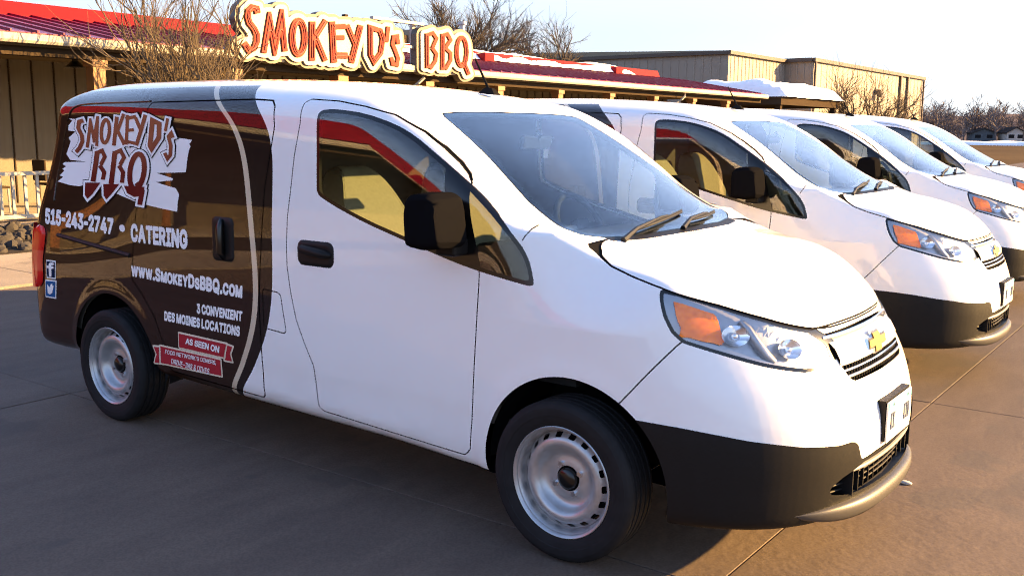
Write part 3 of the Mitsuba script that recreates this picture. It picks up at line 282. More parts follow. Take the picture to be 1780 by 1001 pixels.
def clip(M, d):
    """(part where d < 0, part where d >= 0), cut exactly along d = 0"""
    V, T, N = M.V, M.T, M.N; d = np.where(np.abs(d) < 1e-9, 1e-9, d); s = d < 0
    k = s[T].sum(1); a, b = T[k == 3], T[k == 0]; A, B = [a], [b]; cut, nV, nN, n = {}, [], [], len(V)
    X = T[(k > 0) & (k < 3)]
    e = np.vstack([X[:, [0, 1]], X[:, [1, 2]], X[:, [2, 0]]]); e.sort(1); e = e[s[e[:, 0]] != s[e[:, 1]]]
    if len(e) == 0: return compact(V, a, N) if len(a) else None, compact(V, b, N) if len(b) else None
    e = np.unique(e, axis=0); t = (d[e[:, 0]] / (d[e[:, 0]] - d[e[:, 1]]))[:, None]
    V2 = np.vstack([V, V[e[:, 0]] * (1 - t) + V[e[:, 1]] * t]); N2 = np.vstack([N, N[e[:, 0]] * (1 - t) + N[e[:, 1]] * t]); N2 /= np.linalg.norm(N2, axis=1, keepdims=True)
    cut = {(p, q): n + i for i, (p, q) in enumerate(e.tolist())}; mid = lambda p, q: cut[(p, q) if p < q else (q, p)]
    ta, tb = [], []
    for f in X.tolist():
        sg = [s[v] for v in f]; odd = sg.index(sum(sg) == 1)
        p, q, r = f[odd], f[(odd + 1) % 3], f[(odd + 2) % 3]; pq, pr = mid(p, q), mid(p, r)
        one, two = (ta, tb) if sg[odd] else (tb, ta)
        one.append((p, pq, pr)); two += [(pq, q, r), (pq, r, pr)]
    f = lambda a, t: compact(V2, np.vstack([a, np.array(t, int).reshape(-1, 3)]), N2)
    return f(a, ta), f(b, tb)
def sd(M, P, ax=(0, 2), ab=False):
    c = M.V[:, list(ax)]; c = np.abs(c) * [1, 1] if ab else c
    return sdf_poly(c, P)
M = Patch(*surface_nets((-1.05, -.99, .12), (3.98, .06, 1.96), .0185))
M = clip(M, M.V[:, 1])[0]                                               # right half; the left is its mirror image
SH = {}
def split(name, d, rest): a, b = clip(rest, d); SH[name] = SH[name] + a if name in SH else a; return b
# wheel arches
def arch(M, wx, rx):
    r = np.hypot((M.V[:, 0] - wx) / np.where(M.V[:, 0] < wx, rx, 1.), M.V[:, 2] - .31) - .388
    a, b = clip(M, r); out, keep = clip(a, -.47 - a.V[:, 1]) if False else clip(a, a.V[:, 1] + .47)
    return b + keep
M = arch(M, 0., 1.06); M = arch(M, 2.926, 1.0)
WS = [(2.945, 0), (2.937, -.2), (2.918, -.38), (2.875, -.56), (2.835, -.64), (2.80, -.662), (2.596, -.643), (2.346, -.583), (2.085, -.535), (2.055, -.515), (2.05, -.4), (2.055, 0)]
WS = WS + [(x, -y) for x, y in WS[-2:0:-1]]
dws = lambda M: np.maximum(sd(M, WS, (0, 1)), 1.0 - M.V[:, 2])
M = split('windshield', dws(M), M)
SH['seal'] = clip(SH['windshield'], -.028 - dws(SH['windshield']))[0].off(-.004)
d = dws(M); gapw, M = clip(M, d - .006); SH['seal'] = SH['seal'] + gapw.off(-.004)
M = split('cowl', np.maximum(np.maximum(dws(M) - .045, 2.845 - M.V[:, 0]), -M.V[:, 1] - .56), M)
WIN = chaikin([(1.629, 1.294), (1.622, 1.324), (1.618, 1.484), (1.612, 1.599), (1.617, 1.645), (1.663, 1.653), (1.73, 1.652), (1.887, 1.635), (2.042, 1.592), (2.146, 1.546), (2.253, 1.482), (2.332, 1.433), (2.421, 1.374), (2.489, 1.326), (2.598, 1.245), (2.687, 1.164), (2.73, 1.104), (2.751, 1.047), (2.763, 1.007), (2.698, 1.015), (2.512, 1.046), (2.395, 1.069), (2.25, 1.105), (2.092, 1.145), (1.929, 1.187), (1.765, 1.239), (1.678, 1.272)], 1)
dwin = lambda M: np.maximum(sd(M, WIN), M.V[:, 1] + .45)
line = lambda M, a, b: ((M.V[:, 0] - a[0]) * (a[1] - b[1]) - (M.V[:, 2] - a[1]) * (a[0] - b[0])) / math.hypot(a[0] - b[0], a[1] - b[1])
W = clip(M, dwin(M)); win, M = W
L1 = ((2.312, 1.452), (2.395, 1.061)); L2 = ((2.416, 1.386), (2.518, 1.041))
W = clip(win, dwin(win) + .016); pane, rub = W
a, b = clip(pane, line(pane, *L1)); SH['door_glass'] = a
bar, q = clip(b, line(b, *L2) - .012); SH['quarter_glass'] = q
a, b = clip(rub, line(rub, *L2)); SH['door_trim'] = a + bar; SH['quarter_trim'] = b
SHELL = M
def panel(name, P, M, g=.0035, ymax=-.3, ax=(0, 2)):
    """cuts a panel out along the closed line P and leaves a dark recessed joint round it"""
    lim = M.V[:, 1] - ymax if ax == (0, 2) else .4 - M.V[:, 2]
    s = np.maximum(sd(M, P, ax), lim); a, b = clip(M, s - g)
    c = np.maximum(sd(a, P, ax), (a.V[:, 1] - ymax if ax == (0, 2) else .4 - a.V[:, 2]))
    ins, ring = clip(a, c + g); SH[name] = ins
    SH['gaps'] = SH['gaps'] + ring.off(-.006) if 'gaps' in SH else ring.off(-.006)
    wide = clip(ins, np.maximum(sd(ins, P, ax), (ins.V[:, 1] - ymax if ax == (0, 2) else .4 - ins.V[:, 2])) + g + .008)[1]
    if wide is not None and len(wide.T): SH['gaps'] = SH['gaps'] + wide.off(-.007)
    return b
DOOR = [(1.51, 1.599), (1.508, 1.651), (1.506, 1.682), (1.528, 1.697), (1.698, 1.687), (1.865, 1.663), (2.014, 1.629), (2.164, 1.562), (2.263, 1.503), (2.344, 1.447), (2.399, 1.403), (2.428, 1.373), (2.472, 1.243), (2.518, 1.038), (2.516, 0.983), (2.5, 0.75), (2.482, 0.527), (2.455, 0.33), (2.425, 0.3), (2.026, 0.314), (1.62, 0.335), (1.592, 0.352), (1.588, 0.436), (1.584, 0.536), (1.52, 0.66), (1.485, 0.735), (1.455, 0.85), (1.434, 0.967), (1.432, 1.057), (1.438, 1.187), (1.458, 1.308), (1.477, 1.454)]
# door skin joins the window trim without a joint: the window was cut out first
M = panel('front_door', DOOR, M, .0024)
SLIDE = [(0.364, 1.657), (0.394, 1.696), (1.165, 1.701), (1.292, 1.694), (1.329, 1.667), (1.343, 1.581), (1.284, 1.304), (1.236, 0.8), (1.233, 0.53), (1.222, 0.345), (1.2, 0.325), (0.5, 0.345), (0.47, 0.37), (0.46, 0.48), (0.4, 0.62), (0.3, 0.73), (0.215, 0.8)]
M = panel('sliding_door', SLIDE, M)
FUEL = [(1.262, .852), (1.375, .846), (1.385, .835), (1.414, .675), (1.40, .663), (1.262, .672)]
s = SH['gaps']; F_ = M; M = panel('fuel_flap', FUEL, M, .0025)
HOOD = [(2.90, 1.3), (2.90, 1.167), (2.967, 1.133), (3.033, 1.097), (3.118, 1.07), (3.234, 1.043), (3.406, 0.987), (3.528, 0.939), (3.636, 0.89), (3.67, 0.892), (3.72, 0.886), (3.9, 0.886), (3.9, 1.6), (2.90, 1.6)]
M = panel('hood', HOOD, M, .0027, ymax=1.)
LAMP = [(3.245, 1.028), (3.254, 0.999), (3.272, 0.955), (3.301, 0.905), (3.335, 0.876), (3.437, 0.844), (3.564, 0.802), (3.663, 0.774), (3.691, 0.776), (3.701, 0.791), (3.677, 0.837), (3.634, 0.881), (3.528, 0.931), (3.407, 0.979), (3.295, 1.018)]
dl = lambda M: np.maximum(sd(M, LAMP), M.V[:, 1] + .2)
a, M = clip(M, dl(M) - .011); lens, ring = clip(a, dl(a)); SH['lamp_gasket'] = ring.off(-.002); SH['lens'] = lens
dd = -dl(lens); SH['lamp_bowl'] = lens.off(-np.minimum(.034, .004 + 1.4 * np.maximum(dd, 0)))
AMB = [(3.268, 1), (3.285, 0.945), (3.318, 0.885), (3.435, 0.85), (3.418, 0.885), (3.398, 0.93), (3.388, 0.952)]
am = clip(SH['lamp_bowl'], sd(SH['lamp_bowl'], AMB)); SH['amber'] = am[0].off(.014); SH['lamp_bowl'] = am[1]
BUMP = [(3.137, .641), (3.321, .862), (3.45, .97), (3.66, .884), (4.2, .884), (4.2, -.5), (3.08, -.5), (3.08, .60)]
ZB = [(.90, .592), (.843, .589), (.81, .582), (.716, .552), (.576, .522), (.44, .508), (.37, .510), (.345, .495), (.325, .447), (.31, .432), (.2, .440), (-.2, .444), (-.2, -.5), (.9, -.5)]
zb = lambda M: np.maximum(sdf_poly(np.stack([-M.V[:, 1], M.V[:, 2]], 1), ZB), 3.0 - M.V[:, 0])
a, M = clip(M, np.maximum(sd(M, BUMP), .35 - M.V[:, 2]) - .003)
ring = clip(a, -np.maximum(sd(a, BUMP), .35 - a.V[:, 2]) - .003)[0] if False else None
a, ring = clip(a, np.maximum(sd(a, BUMP), .35 - a.V[:, 2]) + .002)
low, up = clip(a, zb(a)); ra, rb = clip(ring, zb(ring)); l2, M = clip(M, zb(M)); 
SH['gaps'] = SH['gaps'] + rb.off(-.006); low = low + ra + l2
GR = [(-.2, .876), (.372, .868), (.352, .832), (.330, .757), (.308, .715), (.28, .703), (-.2, .698)]
fv = lambda M, P: np.maximum(sdf_poly(np.stack([-M.V[:, 1], M.V[:, 2]], 1), P), 3.35 - M.V[:, 0])
g, up = clip(up, fv(up, GR)); SH['grille_face'] = g; SH['front_bumper'] = up
IN = [(-.2, .437), (.10, .435), (.30, .422), (.42, .388), (.475, .358), (.46, .335), (.38, .318), (-.2, .308)]
g, low = clip(low, fv(low, IN)); SH['intake_back'] = g.off(-.06); SH['lower_bumper'] = low.off(.004)
a, b = clip(M, M.V[:, 2] - .262); SH['body'] = b; SH['underbody'] = a
both = lambda k: SH[k] + SH[k].mir()

def yside(xz):
    """y of the near side of the shell at the points (x, z)"""
    xz = np.asarray(xz, float); a = np.full(len(xz), -1.15); b = np.full(len(xz), -.35)
    for _ in range(26):
        m = (a + b) / 2; o = F(np.stack([xz[:, 0], m, xz[:, 1]], 1)) > 0; a = np.where(o, m, a); b = np.where(o, b, m)
    return (a + b) / 2
def drape(poly, off=.002, size=.05):
    """a flat print laid on the near side of the shell, off metres proud of it"""
    ms = []
    for g in getattr(poly, 'geoms', [poly]):
        if g.area < 1e-7: continue
        v, f = trimesh.creation.triangulate_polygon(g, engine='earcut'); ms.append(trimesh.Trimesh(np.c_[v, 0 * v[:, :1]], f, process=False))
    m = cat(ms); v, f = trimesh.remesh.subdivide_to_size(m.vertices, m.faces, size)
    y = yside(v[:, :2]); P = np.stack([v[:, 0], y, v[:, 1]], 1); g = grad(P); g /= np.linalg.norm(g, axis=1, keepdims=True)
    return trimesh.Trimesh(P + off * g, f, process=False)

# wheels
def tyre_mesh():
    pr = [(.198, -.07), (.212, -.078), (.235, -.088), (.265, -.0925), (.288, -.086), (.300, -.072), (.303, -.066)]
    for k, x in enumerate((-.05, -.018, .018, .05)): pr += [(.303, x - .006), (.296, x - .004), (.296, x + .004), (.303, x + .006)]
    pr += [(.303, .066), (.300, .072), (.294, .081), (.288, .086), (.280, .0885), (.278, .0905), (.265, .0925), (.250, .0915), (.248, .0895), (.235, .088), (.220, .083), (.212, .078), (.203, .074), (.198, .07)]
    return lathe(pr, 96)
def rim_mesh():
    return lathe([(.196, -.06), (.196, .068), (.200, .078), (.208, .083), (.211, .080), (.209, .076), (.203, .0765), (.197, .070), (.190, .060), (.1875, .045), (.186, .030), (.180, .024), (.178, .0)], 96)
def disc_mesh():
    pr = np.array([(.184, .030), (.178, .034), (.172, .042), (.166, .050), (.158, .0565), (.150, .0595), (.140, .060), (.132, .058), (.124, .052), (.118, .042), (.112, .030), (.104, .022), (.094, .018), (.080, .018), (.070, .020), (.060, .022), (.048, .022)])
    m = lathe(pr, 240); V = m.vertices; th = np.arctan2(V[:, 2], V[:, 0]); r = np.hypot(V[:, 0], V[:, 2])
    k = 2 * np.pi / 18; t = (th / k - np.round(th / k)) * k * r
    d = np.maximum(np.abs(t) - .0135, np.maximum(.1625 - r, r - .180))
    g = np.stack([V[:, 0], 0 * r - 1, V[:, 2]], 1); nn = trimesh.Trimesh(V, m.faces, process=False).vertex_normals
    return clip(Patch(np.array(V), np.array(m.faces), np.array(nn)), d)[1]
TY, RM, DS = tyre_mesh(), rim_mesh(), disc_mesh()
HUB = lathe([(.0, .044), (.018, .044), (.034, .040), (.040, .032), (.042, .018)], 32)
NUT = [cyl([.060 * math.cos(a), -.018, .060 * math.sin(a)], [.060 * math.cos(a), -.034, .060 * math.sin(a)], .010, 6) for a in np.arange(4) * math.pi / 2 + .5]
DRUM = lathe([(0, .004), (.170, .004), (.170, -.06), (0, -.06)], 48)
def place(m, x, right=True):
    m = m.copy() if isinstance(m, trimesh.Trimesh) else Patch(m.V.copy(), m.T, m.N.copy())
    V = m.vertices if isinstance(m, trimesh.Trimesh) else m.V
    V = np.array(V)
    if not right: V = V * [1, -1, 1]
    V = V + [x - (.026 if x > 1 else .012), -.782 if right else .782, .303]
    if isinstance(m, trimesh.Trimesh): return trimesh.Trimesh(V, m.faces, process=False)
    return Patch(V, m.T, m.N * ([1, 1, 1] if right else [1, -1, 1]))

# front details on the real nose surface
def nose(y, z):
    """x of the nose at (y, z)"""
    y, z = np.broadcast_arrays(np.atleast_1d(np.asarray(y, float)), np.atleast_1d(np.asarray(z, float))); a = np.full(y.shape, 3.0); b = np.full(y.shape, 4.2)
    for _ in range(26):
        m = (a + b) / 2; o = F(np.stack([m, y, z], -1)) > 0; b = np.where(o, m, b); a = np.where(o, a, m)
    return (a + b) / 2
def bar(ys, z, r, out=0., flat=1.):
    ys = np.asarray(ys, float); P = np.stack([nose(ys, z + 0 * ys) + out, ys, z + 0 * ys], 1)
    m = tube(P, r, 8); v = m.vertices; v[:, 2] = (v[:, 2] - z) * flat + z; return trimesh.Trimesh(v, m.faces, process=False)
def top_z(x, y):
    a = np.full(np.shape(x), .9); b = np.full(np.shape(x), 2.0); x, y = np.asarray(x, float), np.asarray(y, float)
    for _ in range(26):
        m = (a + b) / 2; o = F(np.stack([x, y, m], -1)) > 0; b = np.where(o, m, b); a = np.where(o, a, m)
    return (a + b) / 2
def wiper(p0, p1, piv, bend):
    t = np.linspace(0, 1, 14); x = p0[0] + (p1[0] - p0[0]) * t + bend * np.sin(t * np.pi); y = p0[1] + (p1[1] - p0[1]) * t
    B = np.stack([x, y, top_z(x, y) + .012], 1); mid = B[6] + [0, 0, .016]
    ax, ay = (piv[0] * 2 + mid[0]) / 3, (piv[1] * 2 + mid[1]) / 3
    P = np.array([[piv[0], piv[1], 0], [ax, ay, 0]]); P[:, 2] = top_z(P[:, 0], P[:, 1]) + [.006, .030]
    return cat([tube(B, .006, 6), tube(B + [0, 0, .008], .0035, 6), tube(np.vstack([P, mid, B[8] + [0, 0, .012]]), [.012, .009, .006, .005], 6)])

def lettering(t, Q, m, key, off=.002, bold=True): 
    add(key, drape(quad_map(text_poly(t, bold), Q), off), m)

def mirror_mesh(s):
    """mirror head and foot, s = -1 for the near side"""
    P = [(2.27, 1.140), (2.262, 1.25), (2.27, 1.305), (2.30, 1.332), (2.36, 1.342), (2.43, 1.343), (2.472, 1.325), (2.488, 1.28), (2.505, 1.16), (2.485, 1.138), (2.38, 1.128)]
    C = np.mean(P, 0); pts = []
    for k, (y, sc, dx) in enumerate([(-.885, .82, .02), (-.90, .97, .015), (-.95, 1.0, 0.), (-1.03, .98, .01), (-1.065, .80, .03)]):
        for x, z in P: pts.append((C[0] + (x - C[0]) * sc * .80 + dx, y, C[1] + (z - C[1]) * sc))
    head = hull_pts(pts); head = head.subdivide().subdivide(); trimesh.smoothing.filter_taubin(head, iterations=8)
    foot = rbox(2.36, 2.46, -.93, -.80, 1.10, 1.17, .015)
    return [trimesh.Trimesh(m.vertices * [1, -s, 1], m.faces) for m in (head, foot)]
def handle_mesh(x0, x1, z0, z1, vert=False):
    P = sbox(x0 + .035, z0 + .035, x1 - .035, z1 - .035).buffer(.035) if not vert else sbox(x0 + .03, z0 + .03, x1 - .03, z1 - .03).buffer(.03)
    cup = drape(P, .003, .02); v = np.array(cup.vertices)
    d = np.array([P.exterior.distance(Point(x, z)) for x, z in v[:, [0, 2]]]); v[:, 1] -= np.minimum(.007, d * .5) - .003
    y = yside([((x0 + x1) / 2, (z0 + z1) / 2)])[0]
    grip = tube([(x0 + .02, y - .004, (z0 + z1) / 2 + .018), (x0 + .05, y - .022, (z0 + z1) / 2 + .018), (x1 - .05, y - .022, (z0 + z1) / 2 + .006), (x1 - .015, y - .004, (z0 + z1) / 2)], [.012, .02, .02, .012], 8) if not vert else tube([((x0 + x1) / 2 + .01, y - .002, z0 + .015), ((x0 + x1) / 2 + .012, y - .026, z0 + .045), ((x0 + x1) / 2 + .008, y - .026, z1 - .045), ((x0 + x1) / 2, y - .002, z1 - .015)], [.014, .019, .019, .014], 8)
    return trimesh.Trimesh(v, cup.faces, process=False), grip
def seat_mesh(cy):
    P = Polygon(chaikin([(1.26, 1.36), (1.33, 1.405), (1.41, 1.37), (1.50, 1.20), (1.60, .98), (1.66, .88), (2.05, .90), (2.14, .86), (2.13, .74), (1.62, .70), (1.48, .74), (1.40, .95)], 2))
    m = extrude(P, .46); v = m.vertices; m = trimesh.Trimesh(np.stack([v[:, 0], cy - .23 + v[:, 2], v[:, 1]], 1), m.faces)
    m = trimesh.Trimesh(*trimesh.remesh.subdivide_to_size(m.vertices, m.faces, .06)); w = np.clip((m.vertices[:, 2] - .98) / .42, 0, 1)
    m.vertices[:, 1] = cy + (m.vertices[:, 1] - cy) * (1 - .60 * w ** 2.2); trimesh.smoothing.filter_taubin(m, iterations=10); return m

def make_van(v, full):
    k = lambda s: f'{v}__{s}'
    both('body').put(k('body'), 'van_paint'); both('underbody').put(k('underbody'), 'black_rubber'); both('gaps').put(k('panel_joint'), 'black_rubber')
    both('hood').put(k('hood'), 'van_paint'); both('front_bumper').put(k('front_bumper'), 'van_paint'); both('lower_bumper').put(k('lower_bumper'), 'black_plastic')
    both('windshield').put(k('windshield'), 'screen_glass'); both('seal').put(k('windshield__seal'), 'dark_gloss'); both('cowl').put(k('cowl'), 'black_plastic')
    for s, n in (('', lambda q: SH[q]), ('_001', lambda q: SH[q].mir())):
        n('front_door').put(k('front_door' + s), 'van_paint'); n('door_glass').put(k(f'front_door{s}__window'), 'window_glass'); n('door_trim').put(k(f'front_door{s}__window_frame'), 'dark_gloss')
        n('quarter_glass').put(k('quarter_window' + s), 'window_glass'); n('quarter_trim').put(k(f'quarter_window{s}__frame'), 'dark_gloss')
        n('sliding_door').put(k('sliding_door' + s), 'van_paint')
        n('lamp_bowl').put(k('headlight' + s), 'satin_silver'); n('lens').put(k(f'headlight{s}__lens'), 'clear_lens'); n('amber').put(k(f'headlight{s}__turn_signal'), 'amber'); n('lamp_gasket').put(k(f'headlight{s}__gasket'), 'dark_gloss')
    SH['fuel_flap'].put(k('fuel_flap'), 'van_paint'); SH['fuel_flap'].mir().put(k('fuel_flap_001'), 'van_paint')
    fl = lambda m: trimesh.Trimesh(np.array(m.vertices) * [1, -1, 1], np.array(m.faces)[:, ::-1], process=False)
    for s, f in (('', lambda m: m), ('_001', fl)):
        cup, grip = HANDLE; add(k(f'front_door{s}__handle'), f(cup), 'black_plastic', True); add(k(f'front_door{s}__handle_grip'), f(grip), 'black_plastic', True)
        cup, grip = SHANDLE; add(k(f'sliding_door{s}__handle'), f(cup), 'black_plastic', True); add(k(f'sliding_door{s}__handle_grip'), f(grip), 'dark_gloss', True)
        add(k('wing_mirror' + s), f(MIRR[0]), 'mirror_black', True); add(k(f'wing_mirror{s}__foot'), f(MIRR[1]), 'black_plastic', 40)
        add(k(f'headlight{s}__divider'), f(DIVIDER), 'satin_silver', True); add(k(f'headlight{s}__bulb'), f(BULB), 'chrome', True); add(k(f'headlight{s}__reflector'), f(REFL), 'chrome', True)
        add(k('tail_light' + s), f(TAIL[0]), 'red_lens', 40); add(k(f'tail_light{s}__pale_lens'), f(TAIL[1]), 'red_lens_pale', 40)
        add(k('slide_rail' + s), f(RAIL), 'black_plastic', 40); add(k('wheel_well' + ('_002' if s else '')), f(WELL[0]), 'black_rubber'); add(k('wheel_well' + ('_003' if s else '_001')), f(WELL[1]), 'black_rubber')
        add(k('panel_bead' + s), f(BEAD), 'van_bead', True); add(k('pillar_joint' + s), f(PJ), 'black_rubber', True)
        add(k('seat' + s), f(SEAT), 'seat_cloth', 50)
    n = 0
    for x in (2.926, 0.):
        for right in (True, False):
            s = '' if n == 0 else f'_{n:03d}'; n += 1
            add(k(f'wheel{s}__tyre'), place(TY, x, right), 'tyre_rubber', 30); add(k(f'wheel{s}__rim'), place(RM, x, right), 'steel_rim', 40)
            place(DS, x, right).put(k(f'wheel{s}__disc'), 'steel_rim', False); add(k(f'wheel{s}__hub_cap'), place(HUB, x, right), 'dark_gloss', 50)
            [add(k(f'wheel{s}__nut' + (f'_{i:03d}' if i else '')), place(m, x, right), 'chrome') for i, m in enumerate(NUT)]; add(k(f'wheel{s}__drum'), place(DRUM, x, right), 'dark_inside', 40)
    both('grille_face').off(-.045).put(k('grille'), 'dark_inside')
    for i, (m, mt) in enumerate(GRILLE): add(k('grille__slat') + (f'_{i:03d}' if i else ''), m, mt, 40)
    add(k('grille__band'), BAND, 'white_paint', 40); add(k('grille__emblem'), EMB[0], 'chrome', 20); add(k('grille__emblem__badge') if False else k('grille__badge'), EMB[1], 'gold', 20)
    both('intake_back').put(k('intake'), 'dark_inside'); 
    for i, m in enumerate(INTAKE): add(k('intake__slat') + (f'_{i:03d}' if i else ''), m, 'trim_pale' if i == 0 else 'black_plastic', 40)
    add(k('chin_lip'), LIP, 'lip_plastic', 50)
    for i, (m, mt) in enumerate(PLATE): add(k('number_plate') + ('', '__holder', '__band', '__lettering', '__rivet')[i], m, mt)
    add(k('wiper'), WIPERS[0], 'black_plastic', 50); add(k('wiper_001'), WIPERS[1], 'black_plastic', 50)
    add(k('antenna'), ANT[0], 'black_rubber', 50); add(k('antenna__mast'), ANT[1], 'black_rubber', 50)
    add(k('dashboard'), DASH, 'dash_grey', 40); add(k('steering_wheel'), STEER, 'dash_grey', 40); add(k('rear_view_mirror'), RVM, 'dash_grey', 40); add(k('rear_view_mirror__stem'), RVS, 'dash_grey', 40)
    add(k('bulkhead'), BULK, 'trim_grey'); TRIM.put(k('interior_trim'), 'trim_grey', False)
    if full:
        for m, mt, s in DECALS: add(k(s), m, mt)
scene_paint_bead = gloss('van_bead', mikit.proc(t_wrap), .04)
HANDLE = handle_mesh(1.504, 1.732, .985, 1.095); SHANDLE = handle_mesh(.905, 1.068, .955, 1.162, True); MIRR = mirror_mesh(-1)
def in_lamp(P, off): 
    y = yside(P); Q = np.stack([np.asarray(P)[:, 0], y, np.asarray(P)[:, 1]], 1); g = grad(Q); return Q - off * g / np.linalg.norm(g, axis=1, keepdims=True)
DIVIDER = tube(in_lamp([(3.476, .941), (3.501, .916), (3.531, .875), (3.566, .83), (3.591, .807)], .022), [.010, .016, .019, .019, .014], 8)
def dish(c, r, off):
    c3 = in_lamp([c], off)[0]; g = grad(c3[None])[0]; g /= np.linalg.norm(g); u = np.cross(g, [0, 0, 1]); u /= np.linalg.norm(u); w = np.cross(u, g)
    rr = np.linspace(.02, 1, 7); th = np.arange(32) * 2 * np.pi / 32; V = [c3 + r * a * (np.cos(t) * u + .72 * np.sin(t) * w) + g * (.028 * a * a - .02) for a in rr for t in th]
    i, j = np.meshgrid(np.arange(6), np.arange(32), indexing='ij'); q = np.stack([i * 32 + j, i * 32 + (j + 1) % 32, (i + 1) * 32 + (j + 1) % 32, (i + 1) * 32 + j], -1).reshape(-1, 4)
    b = trimesh.creation.icosphere(subdivisions=2, radius=.012); b.apply_translation(c3 - g * .004)
    return cat([trimesh.Trimesh(np.array(V), np.vstack([q[:, [0, 1, 2]], q[:, [0, 2, 3]]]), process=False), b])
BULB = dish((3.474, .893), .050, .020); REFL = dish((3.615, .842), .050, .020)
def tail():
    P = chaikin([(-.80, 1.01), (-.70, 1.02), (-.655, .99), (-.672, .90), (-.70, .82), (-.70, .74), (-.725, .67), (-.80, .65)], 1); m = drape(Polygon(P), .0, .02); v = np.array(m.vertices)
    dd = np.array([Polygon(P).exterior.distance(Point(x, z)) for x, z in v[:, [0, 2]]]); g = grad(v); g /= np.linalg.norm(g, axis=1, keepdims=True); dd[v[:, 0] < -.78] = .03
    v = v + g * (.004 + .018 * np.clip(dd / .03, 0, 1) ** .5)[:, None]
    back = Patch(*[SH['body'].V, SH['body'].T, SH['body'].N]); s = np.maximum(sdf_poly(back.V[:, [0, 2]], [(-1.2, 1.02), (-.79, 1.02), (-.79, .65), (-1.2, .65)]), -back.V[:, 1] * -1 + .58)
    r = clip(back, s)[0].off(.020); m1 = trimesh.Trimesh(v, m.faces, process=False); full = cat([m1, trimesh.Trimesh(r.V, r.T, process=False)])
    c = full.triangles_center[:, 2]; mid = (c > .755) & (c < .875)
    return full.submesh([~mid], append=True), full.submesh([mid], append=True)
TAIL = tail()
rl = np.linspace(-.52, .215, 14); rz = .975 - .055 * (rl + .52) / .73; ry = yside(np.stack([rl, rz], 1))
RAIL = tube(np.stack([rl, ry - .002, rz], 1), .012, 6)
WL = lathe([(.386, .045), (.40, .03), (.40, -.33), (.0, -.33)], 48); WL = WL.submesh([(WL.triangles_center[:, 2] > -.03)], append=True)
WELL = [trimesh.Trimesh(WL.vertices * [1.05 if x < 1 else 1, 1, 1] + [x, -.765, .31], WL.faces) for x in (0., 2.926)]
bp = chaikin([(-0.6, 1.157), (-0.605, 1.298), (-0.541, 1.541), (-0.487, 1.654), (-0.437, 1.688), (-0.284, 1.7), (0.224, 1.7), (0.369, 1.702)], 2, closed=False)
BEAD = tube(np.stack([bp[:, 0], yside(bp) - .0005, bp[:, 1]], 1), .006, 8)
pj = np.array([(2.695, 1.172), (2.703, 1.189), (2.712, 1.203), (2.710, 1.212), (2.703, 1.222)]); PJ = tube(np.stack([pj[:, 0], yside(pj) + .001, pj[:, 1]], 1), .0028, 6)
SEAT = seat_mesh(-.36)
GRILLE = [(bar(np.linspace(-.355, .355, 25), .856, .006, -.004), 'chrome'), (bar(np.linspace(-.322, .322, 25), .741, .005, -.006), 'chrome'), (bar(np.linspace(-.312, .312, 25), .721, .006, -.004), 'satin_silver')] + [(cat([bx(float(nose(y, z)[0]) - .03, float(nose(y, z)[0]) - .012, y - .004, y + .004, z - .012, z + .012) for y in np.arange(-.30, .301, .024)]), 'black_plastic') for z in (.751, .731, .711)]
def band():
    ys = np.linspace(-.338, .338, 31); P = []
    for z, o in ((.757, -.03), (.761, .002), (.785, .012), (.82, .012), (.838, .002), (.843, -.03)): P.append(np.stack([nose(ys, z + 0 * ys) + o, ys, z + 0 * ys], 1))
    V = np.vstack(P); n = 31; q = [(i * n + j, i * n + j + 1, (i + 1) * n + j + 1, (i + 1) * n + j) for i in range(5) for j in range(n - 1)]; q = np.array(q)
    return trimesh.Trimesh(V, np.vstack([q[:, [0, 1, 2]], q[:, [0, 2, 3]]]), process=False)
BAND = band()
def emblem(s, out, th):
    bow = Polygon([(-.098, -.013), (-.034, -.013), (-.042, -.033), (.030, -.033), (.036, -.013), (.094, -.013), (.104, .013), (.042, .013), (.034, .033), (-.038, .033), (-.030, .013), (-.088, .013)]).buffer(s, join_style=2)
    m = extrude(bow, th); v = m.vertices; z = .80 + v[:, 1]; return trimesh.Trimesh(np.stack([nose(v[:, 0], z) * 0 + nose(0 * z, 0.80 + .6 * v[:, 1]) + out + v[:, 2], v[:, 0], z], 1), m.faces)
EMB = emblem(.006, .006, .012), emblem(0., .008, .014)
INTAKE = [bar(np.linspace(-.47, .47, 41), z, r, o) for z, r, o in ((.400, .009, -.012), (.372, .005, -.03), (.350, .005, -.03), (.328, .005, -.03))]
INTAKE += [bx(3.70, 3.80, y - .004, y + .004, .312, .40) for y in np.arange(-.36, .37, .06)]
LIP = None
def lip():
    y0 = np.linspace(-.60, .60, 49); P = []
    for z, o in ((.300, -.03), (.296, .012), (.285, .030), (.262, .038), (.240, .034), (.222, .018), (.212, -.03)):
        P.append(np.stack([nose(y0, np.maximum(z, .26) + 0 * y0) + o * (1 - (np.abs(y0) / .60) ** 6), y0, z + (.275 - z) * (np.abs(y0) / .60) ** 5], 1))
    V = np.vstack(P); n = 49; q = np.array([(i * n + j, i * n + j + 1, (i + 1) * n + j + 1, (i + 1) * n + j) for i in range(6) for j in range(n - 1)])
    return trimesh.Trimesh(V, np.vstack([q[:, [0, 1, 2]], q[:, [0, 2, 3]]]), process=False)
LIP = lip()
XP = float(nose(0., .53)[0]) + .014
hb = lambda a, b, c, d, e, f: bx(a, b, c, d, e, f)
marks = [hb(XP + .004, XP + .006, y, y + .012, .50, .56) for y in (-.115, -.085, .055, .085, .11)] + [hb(XP + .004, XP + .006, y, y + .02, z, z + .010) for y in (-.115, -.085, .055, .085) for z in (.50, .55)]
